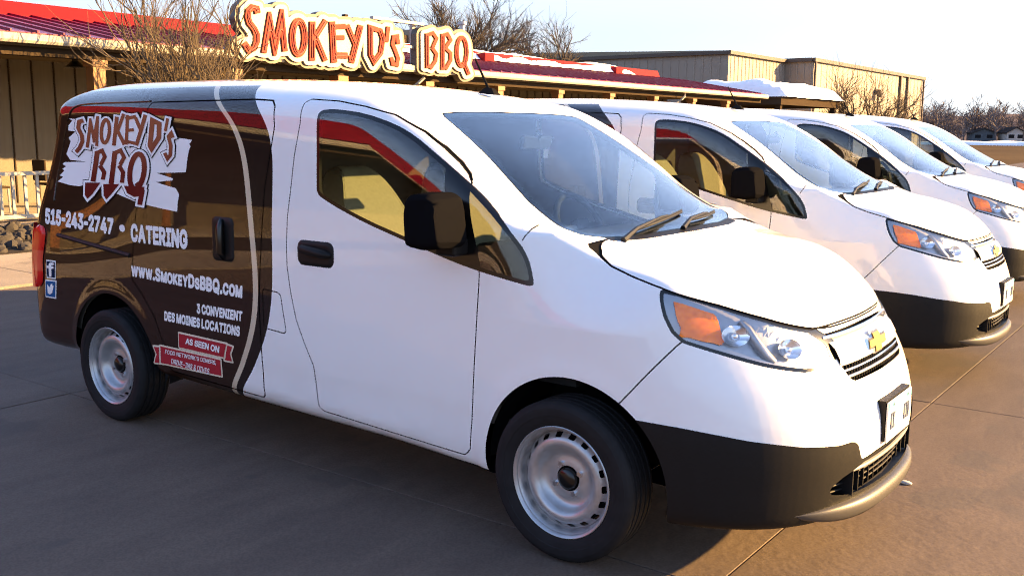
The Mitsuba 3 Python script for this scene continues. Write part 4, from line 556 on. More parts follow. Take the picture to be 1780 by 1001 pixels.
PLATE = [(rbox(XP - .004, XP + .003, -.152, .152, .455, .607, .003, 1), 'plate_white'), (bx(XP - .035, XP - .006, -.155, .155, .462, .612), 'black_plastic'), (bx(XP + .0035, XP + .0045, -.148, .148, .575, .604), 'plate_blue'), (cat(marks), 'plate_ink'), (cat([cyl([XP + .003, y, .592], [XP + .007, y, .592], .006, 8) for y in (-.09, .09)]), 'chrome')]
WIPERS = [wiper((2.905, -.36), (2.855, .13), (2.945, -.52), .012), wiper((2.915, .10), (2.85, .47), (2.96, -.06), .010)]
ANT = [hull_pts([(1.80, .04, 1.744), (1.80, .09, 1.744), (1.90, .04, 1.735), (1.90, .09, 1.735), (1.83, .055, 1.772), (1.83, .075, 1.772), (1.87, .055, 1.768), (1.87, .075, 1.768)]), tube([(1.845, .065, 1.765), (1.79, .062, 1.865), (1.765, .06, 1.91)], [.007, .005, .004], 6)]
dp = extrude(Polygon([(2.86, 1.135), (2.62, 1.155), (2.40, 1.13), (2.30, 1.07), (2.28, .95), (2.40, .80), (2.60, .62), (2.86, .62)]), 1.40); DASH = trimesh.Trimesh(np.stack([dp.vertices[:, 0], dp.vertices[:, 2] - .70, dp.vertices[:, 1]], 1), dp.faces)
st = trimesh.creation.torus(.185, .016, major_sections=40, minor_sections=10); st = cat([st, rbox(-.17, .17, -.03, .03, -.012, .012, .01, 1), rbox(-.05, .05, -.05, .05, -.02, .03, .01, 1)])
st.apply_transform(trimesh.transformations.rotation_matrix(math.radians(62), [0, 1, 0]) @ trimesh.transformations.rotation_matrix(math.radians(90), [0, 0, 1])); st.apply_translation((2.20, .36, 1.09)); STEER = st
rv = rbox(-.014, .014, -.115, .115, -.032, .032, .013, 2); rv.apply_transform(trimesh.transformations.rotation_matrix(math.radians(14), (0, 1, 0))); rv.apply_translation((2.17, 0, 1.515)); RVM = rv
RVS = tube([(2.182, 0, 1.52), (2.20, 0, 1.55), (2.185, 0, 1.568)], [.008, .010, .012], 8)
BULK = cat([bx(1.13, 1.15, -.66, .66, .45, 1.62), bx(1.15, 2.9, -.70, .70, .42, .44)])
tr = None
for q in (0,):
    a = SHELL; a = clip(a, .45 - a.V[:, 2])[0]; a = clip(a, a.V[:, 0] - 2.6)[0]; a = a.off(-.03); tr = a if tr is None else tr + a
TRIM = tr + tr.mir()
DECALS = []
def caps(t):
    """lettering in capitals, those written small here at .8 of the height"""
    out, x = [], 0.
    for ch in t:
        if ch == ' ': x += .3; continue
        g = text_poly(ch.upper()); k = .8 if ch.islower() else 1.
        g = affinity.scale(g, k, k, origin=(0, 0)); a = g.bounds; out.append(affinity.translate(g, x - a[0], 0)); x += a[2] - a[0] + .16
    return unary_union(out)
def deco(name, poly, m, off): DECALS.append((drape(poly, off), m, name))
deco('logo_brush', rings(BRUSH), 'vinyl_white', .002)
deco('logo_edge', rings(LOGO_EDGE), 'vinyl_dark', .0040)
deco('logo_border', rings(LOGO_BORDER), 'vinyl_white', .0060)
deco('logo_lettering', rings(LOGO_TOP), 'vinyl_rust', .0080); deco('logo_lettering_001', rings(LOGO_BBQ), 'vinyl_rust', .0080)
for i, (t, Q) in enumerate((('515-243-2747', Q_PHONE), ('CATERING', Q_CATER), ('www.SmokeyDsBBQ.com', Q_WWW), ('3 CONVENIENT', Q_CONV), ('DES MOINES LOCATIONS', Q_DES))):
    deco('side_lettering' + (f'_{i:03d}' if i else ''), quad_map(caps(t).buffer(.06, join_style=2), Q), 'vinyl_white', .002)
deco('side_lettering_005', quad_map(Point(0, 0).buffer(1), Q_DOT), 'vinyl_white', .002)
bn = rings(BANNER); deco('banner', bn.buffer(.006), 'vinyl_cream', .002); deco('banner__field', bn.buffer(-.003), 'vinyl_red', .0040)
deco('banner__lettering', unary_union([quad_map(text_poly('AS SEEN ON').buffer(.04), Q_SEEN), quad_map(text_poly("FOOD NETWORK'S DINERS,"), Q_FOOD), quad_map(text_poly('DRIVE-INS & DIVES'), Q_DRIVE)]), 'vinyl_white', .0060)
inset = lambda Q, t: [tuple(np.asarray(q) * (1 - t) + np.mean(Q, 0) * t) for q in Q]
deco('social_badge', Polygon(inset(Q_F, -.06)), 'vinyl_white', .002); deco('social_badge__field', Polygon(inset(Q_F, .10)), 'vinyl_navy', .0040); deco('social_badge__mark', quad_map(text_poly('f'), [inset(Q_F, .2)[k] for k in range(4)]).buffer(.001), 'vinyl_white', .006)
bird = Polygon([(0, .2), (.25, .25), (.1, .12), (.45, 0), (.8, .15), (.95, .55), (1, .85), (.85, .8), (.8, .98), (.62, .95), (.5, .75), (.5, .62), (.25, .75), (.05, .92), (.05, .65), (.12, .45), (.02, .5), (.15, .3)])
deco('social_badge_001', Polygon(inset(Q_T, -.06)), 'vinyl_white', .002); deco('social_badge_001__field', Polygon(inset(Q_T, .10)), 'vinyl_blue', .0040); deco('social_badge_001__mark', quad_map(bird, [inset(Q_T, .35)[k] for k in range(4)]), 'vinyl_white', .006)

VANS = ['delivery_van'] + [f'delivery_van_{i:03d}' for i in (1, 2, 3)]
make_van(VANS[0], True)
LETTER = ('logo', 'side_lettering', 'banner', 'social_badge')
for i, v in enumerate(VANS[1:], 1):
    to = T4().translate([-.226 * i, 3.388 * i, 0]).rotate([0, 0, 1], (0, .25, -.2, .3)[i])
    for key in [q for q in scene if q.startswith('delivery_van__')]:
        s = key[len('delivery_van__'):]
        if s.startswith(LETTER) and i > 1: continue
        scene[f'{v}__{s}'] = {**scene[key], 'to_world': to}
for v, t in zip(VANS, ('white delivery van with brown lettered rear half, nearest the camera, seen whole from its side', 'white delivery van second in the row, right behind the nearest van',
                       'white delivery van third in the row, behind the second van', 'white delivery van farthest away at the right end of the row, mostly hidden')):
    tag(v, t, 'van', 'white delivery vans parked in a row')
# ------------------------------------------------------------------ ground
add('terrain', bx(-900, 900, -900, 1500, -1.2, -.16), 'far_field'); struct('terrain')
add('pavement', bx(-4.885, 40, -30, 64, -.14, -.005), 'joint_filler'); struct('pavement')
rg = np.random.default_rng(11)
XJ = [-4.88, -.72, 3.45, 7.62, 11.79, 15.96]; YJ = [-.712 + 2.972 * k for k in range(-4, 21)]
i = 0
for a in range(5):
    for b in range(len(YJ) - 1):
        dz = rg.uniform(-.0015, .0015); g = .0035
        x0, x1, y0, y1 = XJ[a] + g, XJ[a + 1] - g, YJ[b] + g, YJ[b + 1] - g
        s = np.array([(x0, y0), (x1, y0), (x1, y1), (x0, y1)]); P = [(x, y, -.1) for x, y in s] + [(x, y, dz - .0015) for x, y in s] + [(x + .0015 * np.sign((x0 + x1) / 2 - x), y + .0015 * np.sign((y0 + y1) / 2 - y), dz) for x, y in s]
        add('pavement__slab' + (f'_{i:03d}' if i else ''), hull_pts(P), 'concrete_' + 'abc'[int(rg.integers(3))]); i += 1
add('walkway', bx(-7.35, -4.89, -30, 40, -.14, .012), 'walkway_concrete'); struct('walkway')
i = 0
for y in np.arange(-8, 30, 2.4):
    add('walkway__slab' + (f'_{i:03d}' if i else ''), bx(-7.34, -4.90, y + .006, y + 2.394, .0, .022 + rg.uniform(0, .002)), 'walkway_concrete'); i += 1
add('planting_bed', bx(-10.32, -7.36, -30, 40, -.14, .03), 'soil'); struct('planting_bed')
diffuse('rock', mikit.proc(lambda p, n, uv: mikit.mix(mi.Color3f(.03, .028, .026), mi.Color3f(.08, .074, .068), mikit.fbm(p.x * 7, p.y * 7, p.z * 7, 3))))
ms = []
for _ in range(1500):
    m = trimesh.creation.icosphere(subdivisions=1, radius=rg.uniform(.03, .10)); v = m.vertices * rg.uniform(.7, 1.3, 3) * (1 + .25 * rg.standard_normal((len(m.vertices), 1)) * .5)
    ms.append(trimesh.Trimesh(v + [rg.uniform(-10.2, -7.45), rg.uniform(-3, 9), .04], m.faces))
add('bed_rocks', cat(ms), 'rock', 30); struct('bed_rocks', 'stuff')
add('porch_floor', bx(-14.6, -10.33, -30, 33, -.14, .10), 'walkway_concrete'); struct('porch_floor')

# ------------------------------------------------------------------ restaurant
def t_siding(c):
    return mikit.proc(lambda p, n, uv: mi.Color3f(*c) * (.85 + .3 * mikit.fbm(p.y * 1.5, p.z * .8, p.x, 3)) * (.94 + .12 * mikit.noise(p.y * 40, p.z * 3)))
prin('tan_siding', t_siding((.105, .088, .062)), .6); prin('tan_trim', t_siding((.20, .165, .11)), .55)
prin('cream_paint', t_siding((.36, .335, .285)), .5); prin('orange_wood', mikit.proc(lambda p, n, uv: mikit.mix(mi.Color3f(.16, .065, .02), mi.Color3f(.24, .11, .035), mikit.fbm(p.x * 14, p.y * 14, p.z * 1.2, 3))), .5)
prin('red_roof', mikit.proc(lambda p, n, uv: mi.Color3f(.15, .004, .026) * (.8 + .35 * mikit.fbm(p.y * .8, p.x * .5, 0., 3))), .30, .2)
prin('red_mansard', (.17, .004, .018), .6, spec=.1); prin('red_fascia', (.15, .004, .010), .6, spec=.08); diffuse('soffit_brown', (.05, .037, .026)); diffuse('porch_ceiling', (.12, .095, .065))
R = 'restaurant'
tag(R, 'long tan restaurant with a red metal roof and covered porch behind the vans', 'restaurant')
Y0, Y1, XE, XW = -32., 33., -10.3, -14.5
add(f'{R}__wall', bx(XW - .3, XW, Y0, Y1, .1, 3.7), 'tan_siding')
for i, y in enumerate(np.arange(-8.4, 32.9, .45)): add(f'{R}__wall__batten' + (f'_{i:03d}' if i else ''), bx(XW + .001, XW + .022, y - .012, y + .012, .1, 3.55), 'soffit_brown')
SL = .18; zr = lambda x: 3.0 + SL * (XE - x)
XR = -13.6
P = Polygon([(XE, 2.975), (XE, 3.0), (XR, zr(XR)), (XR, zr(XR) - .12)]); m = extrude(P, Y1 - Y0); v = m.vertices
add(f'{R}__roof', trimesh.Trimesh(np.stack([v[:, 0], Y1 - v[:, 2], v[:, 1]], 1), m.faces), 'red_roof')
sm = lambda y: hull_pts([(XE + .02, y - .015, zr(XE) + a) for a in (0, .035)] + [(XE + .02, y + .015, zr(XE) + a) for a in (0, .035)] + [(XR, y - .015, zr(XR) + a) for a in (0, .035)] + [(XR, y + .015, zr(XR) + a) for a in (0, .035)])
for i, y in enumerate(np.arange(-12, 32.9, .42)): add(f'{R}__roof__seam' + (f'_{i:03d}' if i else ''), sm(y), 'red_roof')
for i, (a, b) in enumerate(((Y0, 8.), (8.02, 16), (16.02, 24), (24.02, 30.6))):
    add(f'{R}__fascia' + (f'_{i:03d}' if i else ''), hull_pts([(XR, y, z) for y in (a, b) for z in (zr(XR) + .002, zr(XR) + .02)] + [(XR - .10, y, zr(XR) + .26) for y in (a, b)] + [(XR - .4, y, zr(XR) + z) for y in (a, b) for z in (.0, .26)]), 'red_fascia')
add(f'{R}__upper_roof', hull_pts([(XR - .1, y, zr(XR) + .262) for y in (Y0, 30.6)] + [(-22, y, zr(XR) + .5) for y in (Y0, 30.6)] + [(-22, y, 3.2) for y in (Y0, 30.6)] + [(XR - .3, y, 3.2) for y in (Y0, 30.6)]), 'red_roof')
add(f'{R}__mansard', hull_pts([(XE + .14, y, 2.985) for y in (Y0, -.6)] + [(XE - .36, y, 5.6) for y in (Y0, -.6)] + [(XE - .42, y, 5.6) for y in (Y0, -.6)] + [(XE + .08, y, 2.985) for y in (Y0, -.6)]), 'red_mansard')
add(f'{R}__mansard__ridge_cap', bx(XE - 3.4, XE - .34, Y0, -.6, 5.601, 5.64), 'red_fascia')
add(f'{R}__end_wall', bx(-22, XW - .31, Y1 - .3, Y1, .1, 3.6), 'tan_siding')
for i, (a, b) in enumerate(((Y0, 4.), (4.01, 13), (13.01, 22.5), (22.51, Y1 + .05))):
    gp = Polygon([(XE + .0, 2.83), (XE + .10, 2.83), (XE + .125, 2.87), (XE + .13, 2.965), (XE + .118, 2.965), (XE + .11, 2.88), (XE + .09, 2.845), (XE, 2.845)]); m = extrude(gp, b - a); v = m.vertices
    add(f'{R}__gutter' + (f'_{i:03d}' if i else ''), trimesh.Trimesh(np.stack([v[:, 0], b - v[:, 2], v[:, 1]], 1), m.faces), 'cream_paint')
add(f'{R}__eave_board', bx(XE - .04, XE - .002, Y0, Y1, 2.835, 2.972), 'tan_trim')
add(f'{R}__porch_ceiling', hull_pts([(XE - .05, y, 2.80) for y in (Y0, Y1)] + [(XE - .05, y, 2.96) for y in (Y0, Y1)] + [(XW, y, 2.86) for y in (Y0, Y1)] + [(XW, y, 3.4) for y in (Y0, Y1)]), 'porch_ceiling')
add(f'{R}__beam', bx(XE - .37, XE - .17, Y0, Y1, 2.665, 2.80), 'soffit_brown')
for i, y in enumerate(np.arange(5.45 - 2.72 * 5, 32, 2.72)):
    k = f'{R}__post' + (f'_{i:03d}' if i else ''); add(k, bx(XE - .36, XE - .14, y - .11, y + .11, .1, 2.664), 'orange_wood')
    add(k + '__base', bx(XE - .39, XE - .11, y - .14, y + .14, .1, .30), 'soffit_brown'); add(k + '__cap', bx(XE - .39, XE - .11, y - .14, y + .14, 2.56, 2.663), 'orange_wood')
for i, y in enumerate((13.2, 26.1)): add(f'{R}__downspout' + (f'_{i:03d}' if i else ''), tube([(XE + .06, y, 2.84), (XE + .06, y, 2.72), (XE - .0, y - .12, 2.60), (XE - .12, y - .2, 2.52), (XE - .135, y - .2, .2)], .04, 6), 'cream_paint', 40)
for i, (y, x) in enumerate(((12.4, -16.), (19.6, -13.55), (27.1, -13.55))): add(f'{R}__roof__vent' + (f'_{i:03d}' if i else ''), rbox(x - .12, x + .22, y - .24, y + .24, 3.5, zr(XR) + .2, .03, 1), 'red_fascia')
tag('rooftop_unit', 'tan rooftop air handling unit with dark side behind the red roof', 'air conditioner')
add('rooftop_unit__casing', rbox(-17.4, -16.3, 19.4, 21.6, 3.6, 4.62, .03, 1), 'tan_trim'); add('rooftop_unit__intake', bx(-17.3, -16.4, 18.0, 19.39, 3.6, 4.45), 'soffit_brown')
for i, z in enumerate(np.arange(3.75, 4.4, .12)): add('rooftop_unit__louvre' + (f'_{i:03d}' if i else ''), bx(-16.39, -16.36, 18.1, 19.3, z, z + .05), 'soffit_brown')
add('roof_flue', cat([cyl([-16.6, 22.3, 3.6], [-16.6, 22.3, 5.0], .10, 14), cyl([-16.6, 22.3, 5.02], [-16.6, 22.3, 5.12], .16, 14)]), 'satin_silver', 40); tag('roof_flue', 'thin metal flue pipe on the roof beside the tan rooftop unit', 'pipe')
# snow along the upper roof
prin('snow_white', mikit.proc(lambda p, n, uv: mi.Color3f(.84, .84, .86) * (.93 + .1 * mikit.fbm(p.x * 3, p.y * 3, p.z * 3, 3))), .9)
def snow(name, x0, x1, y0, y1, z0, h, sy, seed):
    nx, ny = 14, sy; X, Y = np.meshgrid(np.linspace(x0, x1, nx), np.linspace(y0, y1, ny), indexing='ij')
    e = np.minimum(np.minimum(X - x0, x1 - X) / (.25 * (x1 - x0)), np.minimum(Y - y0, y1 - Y) / .6).clip(0, 1) ** .5
    Z = z0(X) + h * e * (.55 + .9 * meshkit.fbm(np.stack([X * .9, Y * .9, 0 * X], -1), 4, seed))
    J = .12 * (meshkit.fbm(np.stack([X * 1.3, Y * 1.3, 0 * X + 9], -1), 4, seed) - .5)
    V = np.stack([X + J * 2, Y + J, Z], -1).reshape(-1, 3); i, j = np.meshgrid(np.arange(nx - 1), np.arange(ny - 1), indexing='ij')
    q = np.stack([i * ny + j, (i + 1) * ny + j, (i + 1) * ny + j + 1, i * ny + j + 1], -1).reshape(-1, 4)
    add(name, (V, q), 'snow_white', True)
snow('roof_snow', XR - 2.2, XR + .12, 11.2, 28.6, lambda x: zr(XR) + .02 + .0 * x, .30, 120, 5); struct('roof_snow', 'stuff')

# porch railing and chairs
def railing(key, y0, y1, label):
    tag(key, label, 'railing', 'white railings along the porch')
    add(f'{key}__top_rail', bx(XE - .30, XE - .20, y0, y1, .83, .885), 'cream_paint'); add(f'{key}__bottom_rail', bx(XE - .285, XE - .215, y0, y1, .16, .22), 'cream_paint')
    for i, y in enumerate(np.arange(y0 + .12, y1 - .05, .195)): add(f'{key}__baluster' + (f'_{i:03d}' if i else ''), bx(XE - .27, XE - .23, y - .022, y + .022, .22, .83), 'cream_paint')
railing('porch_railing', 2.85, 5.33, 'white porch railing with square balusters at the left edge of the photo')
railing('porch_railing_001', .13, 2.61, 'white porch railing farther left, beside the railing at the photo edge')
def chair(key, x, y, label):
    tag(key, label, 'chair', 'chairs on the porch')
    add(f'{key}__seat', rbox(x - .22, x + .22, y - .22, y + .22, .52, .56, .015, 1), 'soffit_brown')
    add(f'{key}__backrest', rbox(x - .22, x + .22, y - .24, y - .20, .60, .98, .015, 1), 'soffit_brown')
    for i, (a, b) in enumerate(((-1, -1), (-1, 1), (1, -1), (1, 1))): add(f'{key}__leg' + (f'_{i:03d}' if i else ''), cyl([x + .2 * a, y + .2 * b, .10], [x + .19 * a, y + .19 * b, .53], .018, 8), 'cream_paint' if i % 2 else 'soffit_brown')
for i, (x, y, l) in enumerate(((-12.6, 4.6, 'dark porch chair with pale legs behind the railing, leftmost'), (-13.0, 5.9, 'dark porch chair behind the railing, nearest the brown van'))): chair('porch_chair' + (f'_{i:03d}' if i else ''), x, y, l)

# ------------------------------------------------------------------ roof sign
prin('sign_cream', (.36, .32, .25), .5); prin('sign_cabinet', (.075, .06, .042), .5); prin('sign_red', mikit.proc(lambda p, n, uv: mi.Color3f(.28, .042, .028) * (.85 + .3 * mikit.fbm(p.y * 6, p.z * 6, 0., 3))), .6, spec=.08); prin('sign_line', (.06, .035, .012), .5)
prin('sign_tube', (.30, .075, .06), .4, spec=.15); prin('frame_white', (.36, .34, .30), .5); XS = -10.10
def onsign(poly, x0, x1):
    m = extrude(poly, x1 - x0); v = m.vertices; return trimesh.Trimesh(np.stack([x0 + v[:, 2], v[:, 0], v[:, 1]], 1), m.faces)
tag('roof_sign', 'large red lettered sign with cream outlines standing on the restaurant roof edge', 'sign')
for q, s in (('A', ''), ('B', '_001'), ('C', '_002')):
    G = {k: rings(globals()[f'SIGN_{q}{k}']) for k in ('', '_LINE', '_FACE', '_CAB')}
    add(f'roof_sign__cabinet{s}', onsign(G['_CAB'], XS - .20, XS - .03), 'sign_cabinet'); add(f'roof_sign__border{s}', onsign(G['_FACE'], XS - .03, XS + .012), 'sign_cream')
    add(f'roof_sign__outline{s}', onsign(G['_LINE'], XS + .012, XS + .024), 'sign_line'); [add(num('roof_sign__lettering'), onsign(g, XS + .024, XS + .045), 'sign_red') for g in getattr(G[''], 'geoms', [G['']])]
    ln = []
    for g in getattr(G[''], 'geoms', [G['']]):
        for w in (.05,):
            r = g.buffer(-w)
            for h in getattr(r, 'geoms', [r]):
                if h.area > .004:
                    c = np.array(h.exterior.coords); ln.append(tube(np.c_[0 * c[:, :1] + XS + .056, c], .009, 5))
                    for hh in h.interiors: c = np.array(hh.coords); ln.append(tube(np.c_[0 * c[:, :1] + XS + .056, c], .009, 5))
    if ln: add(f'roof_sign__neon_tube{s}', cat(ln), 'sign_tube', 40)
for i, (z0, z1, a, b) in enumerate(((3.86, 3.92, 11.6, 13.2), (3.34, 3.40, 12.4, 13.4), (2.93, 2.99, 9.8, 14.6))): add('roof_sign__rail' + (f'_{i:03d}' if i else ''), bx(XS - .22, XS - .12, a, b, z0, z1), 'frame_white')
for i, y in enumerate((8.9, 10.9, 12.95, 14.4)): add('roof_sign__upright' + (f'_{i:03d}' if i else ''), bx(XS - .33, XS - .24, y, y + .09, 2.85, 3.9), 'frame_white' if i == 2 else 'soffit_brown')

# ------------------------------------------------------------------ canopy with snow, warehouse, shed, far things
tag('snowy_canopy', 'low brown canopy capped with snow between restaurant and warehouse', 'canopy')
CY0, CY1 = 33.6, 40.5
add('snowy_canopy__roof', bx(-14.2, -9.9, CY0, CY1, 2.62, 2.95), 'soffit_brown')
for i, (x, y) in enumerate(((-10.1, CY0 + .3), (-10.1, CY1 - .3), (-14, CY0 + .3), (-14, CY1 - .3))): add('snowy_canopy__post' + (f'_{i:03d}' if i else ''), bx(x - .1, x + .1, y - .1, y + .1, -.16, 2.62), 'soffit_brown')
snow('canopy_snow', -14.3, -9.75, CY0 - .1, CY1 + .2, lambda x: 2.93 + 0 * x, .62, 40, 9); struct('canopy_snow', 'stuff')
prin('metal_siding', mikit.proc(lambda p, n, uv: mi.Color3f(.25, .215, .175) * (.92 + .16 * mikit.fbm(p.y * .5, p.z * .4, p.x * .5, 3))), .5, .0); prin('dark_trim', (.06, .042, .032), .5)
Wk = 'warehouse'; tag(Wk, 'tan ribbed metal warehouse with a projecting bay beyond the restaurant', 'warehouse')
XM, XB, YA, YB, YC, HW_ = -19.2, -17.4, 49.1, 57.6, 83.6, 6.0
add(f'{Wk}__wall', bx(XM - 14, XM, YA, YC - .4, -.16, HW_), 'metal_siding'); add(f'{Wk}__wall_001', bx(XM + .002, XB, YB, YC, -.16, HW_ + .05), 'metal_siding')
i = 0
for y in np.arange(YA + .3, YB, .52): add(f'{Wk}__wall__rib' + (f'_{i:03d}' if i else ''), bx(XM, XM + .03, y, y + .10, -.1, HW_ - .2), 'metal_siding'); i += 1
for x in np.arange(XM - 13.6, XM, .52): add(f'{Wk}__wall__rib_{i:03d}', bx(x, x + .10, YA - .035, YA, -.1, HW_ - .2), 'metal_siding'); i += 1
for j, y in enumerate(np.arange(YB + .5, YC, 1.04)): add(f'{Wk}__wall_001__rib' + (f'_{j:03d}' if j else ''), bx(XB, XB + .022, y, y + .08, -.1, HW_ - .2), 'metal_siding')
for j, x in enumerate(np.arange(XM + .3, XB, .45)): add(f'{Wk}__wall_001__rib_{j + 80:03d}', bx(x, x + .08, YB - .05, YB, -.1, HW_ - .2), 'metal_siding')
add(f'{Wk}__eave', bx(XM + .002, XM + .22, YA - .2, YB - .12, HW_ - .12, HW_ + .08), 'dark_trim'); add(f'{Wk}__eave_001', bx(XM - 14, XM, YA - .22, YA - .062, HW_ - .12, HW_ + .08), 'dark_trim')
add(f'{Wk}__eave_002', bx(XB + .002, XB + .2, YB - .1, YC + .2, HW_ - .10, HW_ + .13), 'dark_trim'); add(f'{Wk}__eave_003', bx(XM - .1, XB, YB - .22, YB - .052, HW_ - .1, HW_ + .13), 'dark_trim')
add(f'{Wk}__roof', hull_pts([(x, y, z) for x, y, z in ((XM + .1, YA - .1, HW_ + .081), (XM - 14, YA - .1, HW_ + .5), (XM + .1, YC, HW_ + .081), (XM - 14, YC, HW_ + .5), (XM - 14, YC, HW_ + .09), (XM - 14, YA - .1, HW_ + .09))]), 'tan_trim')
for j, (x, y) in enumerate(((XB + .12, YB + .1), (XB + .12, 76.6), (XB + .12, 78.6), (XB + .12, YC - .2))): add(f'{Wk}__downspout' + (f'_{j:03d}' if j else ''), bx(x - .06, x + .06, y, y + (.14 if j in (0, 3) else .3), -.1, HW_ - .1), 'dark_trim')
add(f'{Wk}__wall_lamp', cat([rbox(XB, XB + .5, 70.4, 71.1, 4.35, 4.65, .05, 1), rbox(XB + .3, XB + .55, 70.3, 71.2, 4.1, 4.36, .04, 1)]), 'dark_trim')
diffuse('white_board', (.45, .44, .42)); diffuse('grey_board', (.10, .115, .13)); diffuse('shingle', (.05, .046, .046))
def house(key, c, w, l, h, rh, mw, ang, label):
    tag(key, label, 'house'); Tm = trimesh.transformations.translation_matrix((*c, 0)) @ trimesh.transformations.rotation_matrix(ang, (0, 0, 1))
    def put(s, m, mt): m.apply_transform(Tm); add(f'{key}__{s}', m, mt)
    put('wall', hull_pts([(x, y, z) for x in (-w / 2, w / 2) for y in (-l / 2, l / 2) for z in (-.3, h)] + [(0, y, h + rh) for y in (-l / 2, l / 2)]), mw)
    for i, s in enumerate((-1, 1)): put('roof' + ('_001' if i else ''), hull_pts([(s * (w / 2 + .3), y, h - .2 + a) for y in (-l / 2 - .3, l / 2 + .3) for a in (.05, .22)] + [(0, y, h + rh + a) for y in (-l / 2 - .3, l / 2 + .3) for a in (.05, .22)]), 'shingle')
    for i, x in enumerate((-w * .25, w * .25)): put('window' + ('_001' if i else ''), bx(x - .5, x + .5, -l / 2 - .03, -l / 2 - .001, h * .4, h * .8), 'dark_inside')
house('far_house', (-31.5, 205), 3.2, 5, 1.7, .9, 'white_board', .5, 'small white house far off at the foot of the trees')
house('far_house_001', (-36.8, 205), 4.2, 5, 1.6, .8, 'grey_board', .4, 'blue grey house far off, left of the white house')
snow('far_snow', -40, -4, 152, 156, lambda x: -.15 + 0 * x, .5, 30, 2); struct('far_snow', 'stuff')

# ------------------------------------------------------------------ bare trees
prin('bark', mikit.proc(lambda p, n, uv: mikit.mix(mi.Color3f(.04, .03, .023), mi.Color3f(.085, .066, .05), mikit.fbm(p.x * 9, p.y * 9, p.z * 4, 3))), .85)
prin('pale_bark', mikit.proc(lambda p, n, uv: mikit.mix(mi.Color3f(.055, .038, .022), mi.Color3f(.15, .112, .068), mikit.fbm(p.x * 11, p.y * 11, p.z * 5, 3))), .85)
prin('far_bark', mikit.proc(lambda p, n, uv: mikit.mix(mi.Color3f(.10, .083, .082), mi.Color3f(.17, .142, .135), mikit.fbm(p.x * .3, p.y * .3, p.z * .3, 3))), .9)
def grow(rg, p, d, L, r, lev, out, kids, up=.25, wig=.16, curl=.6):
    n = max(3, 6 - lev); pts = [p]; d = d / np.linalg.norm(d)
    for _ in range(n):
        d = d + rg.normal(0, wig, 3) + [0, 0, up * .25]; d /= np.linalg.norm(d); pts.append(pts[-1] + d * L / n)
    pts = np.array(pts); rr = np.linspace(r, r * .45, n + 1); out.append((lev, pts, rr))
    if lev >= len(kids): return
    for _ in range(kids[lev]):
        t = rg.uniform(.3, 1.0); k = min(int(t * n), n - 1); q = pts[k] + (pts[k + 1] - pts[k]) * (t * n - k)
        a = rg.normal(0, 1, 3); a -= a @ d * d; a /= np.linalg.norm(a); nd = d * rg.uniform(.6, 1.0) + a * curl * rg.uniform(.6, 1.2) + [0, 0, up * .4]
        grow(rg, q, nd, L * rg.uniform(.48, .74), r * rg.uniform(.38, .6), lev + 1, out, kids, up, wig, curl)
def tree(key, base, H, r, kids, seed, mat, label, group=None, stems=1, curl=.6, lean=.0, sides=(8, 6, 5, 4, 3, 3), share=.45):
    rg = np.random.default_rng(seed); out = []
    for _ in range(stems):
        a = rg.uniform(0, 6.28); l = lean * rg.uniform(.5, 1.2) if stems > 1 else lean * .3
        grow(rg, np.array(base, float) + [.12 * math.cos(a) * (stems > 1), .12 * math.sin(a) * (stems > 1), -.05], np.array([l * math.cos(a), l * math.sin(a), 1.]), H * share * rg.uniform(.85, 1.1), r * (1 if stems == 1 else rg.uniform(.6, 1)), 0, out, kids, curl=curl)
    tag(key, label, 'tree', group)
    for i, (_, p, q) in enumerate([o for o in out if o[0] == 0]): add(f'{key}__trunk' + (f'_{i:03d}' if i else ''), tube(p, q, 9), mat, 60)
    add(f'{key}__crown', cat([tube(p, q, sides[min(l, 5)]) for l, p, q in out if l > 0]), mat, 60)
tree('bare_tree', (-9.05, 6.25, 0), 4.4, .06, [7, 6, 4], 5, 'pale_bark', 'bare many stemmed small tree in front of the red roof, left of the sign', None, stems=6, curl=.36, lean=.15, share=.52)
tree('bare_tree_001', (-26.3, 34.6, 0), 9.6, .24, [10, 9, 7, 4], 8, 'bark', 'large dark bare tree behind the right half of the roof sign', None, curl=.7, share=.42, sides=(8, 6, 5, 3, 3, 3))
tree('bare_tree_002', (-26.0, 41.2, 0), 9.2, .19, [9, 8, 6, 3], 21, 'bark', 'thinner bare tree rising behind the rooftop unit', None, curl=.7, share=.45)
tree('bare_tree_003', (-9.4, 41.2, 0), 4.6, .07, [9, 7, 5], 14, 'pale_bark', 'bare sapling before the sunlit warehouse wall, nearer the canopy', None, stems=3, curl=.6, lean=.25, share=.55)
tree('bare_tree_004', (-9.8, 45.5, 0), 4.4, .07, [9, 7, 5], 33, 'pale_bark', 'bare sapling before the sunlit warehouse wall, nearer the far corner', None, curl=.6, share=.55)
rg = np.random.default_rng(77); W_ = []
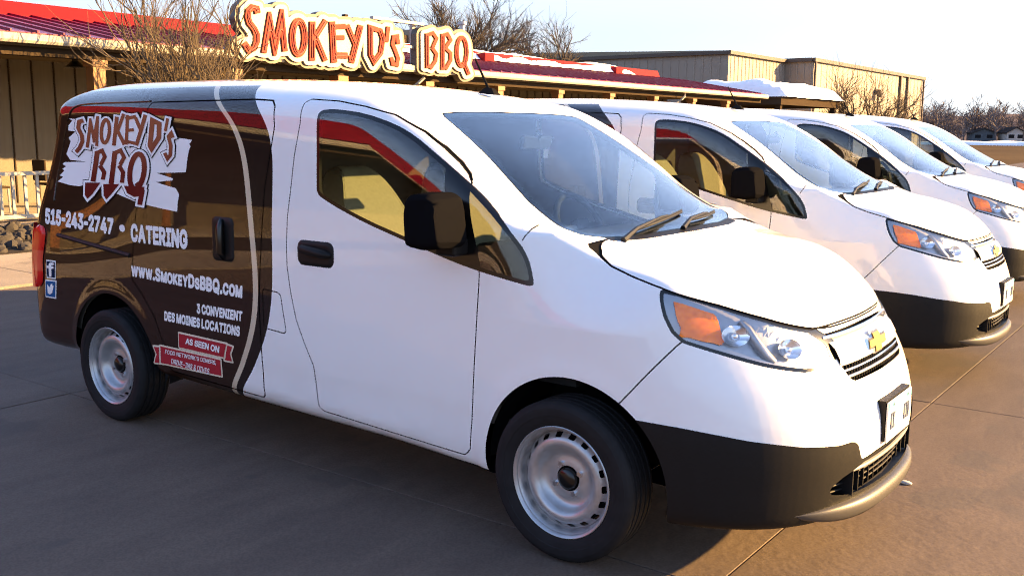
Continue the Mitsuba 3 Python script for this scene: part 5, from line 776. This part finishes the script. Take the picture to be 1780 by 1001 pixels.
for k in range(230):
    x = rg.uniform(-95, 70); y = rg.uniform(198, 245); out = []; H = rg.uniform(7.5, 11.0)
    grow(rg, np.array([x, y, -.3]), np.array([0, 0, 1.]), H * .45, .22, 0, out, [7, 6, 4], curl=.75)
    for l, p, q in out: W_.append(tube(p[::2] if l else p, np.maximum(q[::2] if l else q, .035), 3))
for k in range(420):                                                                     # undergrowth
    x, y = rg.uniform(-95, 70), rg.uniform(193, 250); out = []
    grow(rg, np.array([x, y, -.3]), np.array([rg.normal(0, .3), rg.normal(0, .3), 1.]), rg.uniform(1.6, 3.2), .08, 0, out, [6, 4], curl=.9)
    for l, p, q in out: W_.append(tube(p[::2], np.maximum(q[::2], .04), 3))
add('far_woods', cat(W_), 'far_bark', False); struct('far_woods', 'stuff')
X, Y = np.meshgrid(np.linspace(-320, 320, 120), np.linspace(250, 420, 20), indexing='ij')
Z = -.3 + 6.5 * ss(250, 300, Y) * (.6 + .8 * meshkit.fbm(np.stack([X * .02, Y * .02, 0 * X], -1), 4, 4))
i, j = np.meshgrid(np.arange(119), np.arange(19), indexing='ij'); q = np.stack([i * 20 + j, (i + 1) * 20 + j, (i + 1) * 20 + j + 1, i * 20 + j + 1], -1).reshape(-1, 4)
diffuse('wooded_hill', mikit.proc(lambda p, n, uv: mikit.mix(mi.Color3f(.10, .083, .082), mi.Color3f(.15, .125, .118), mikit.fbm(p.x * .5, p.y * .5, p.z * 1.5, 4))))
add('hill', (np.stack([X, Y, Z], -1).reshape(-1, 3), q), 'wooded_hill', True); struct('hill')

prin('pale_stone', (.5, .47, .42), .8)
m = trimesh.creation.icosphere(subdivisions=2, radius=.02); m.vertices *= [1.5, .8, .45]; m.vertices += [3.70, .765, .006]
add('pebble', m, 'pale_stone', 40); tag('pebble', 'small pale stone lying on the sunlit pavement before the nearest van', 'stone')
add('porch_lamp__shade', trimesh.creation.cone(radius=.17, height=.16, sections=20).apply_translation((-12., 5.93, 2.62)), 'dark_gloss', 40); add('porch_lamp__mount', cyl([-12., 5.93, 2.74], [-12., 5.93, 2.84], .05, 12), 'dark_gloss', 40)
tag('porch_lamp', 'black lamp hanging under the porch ceiling above the brown van', 'lamp')
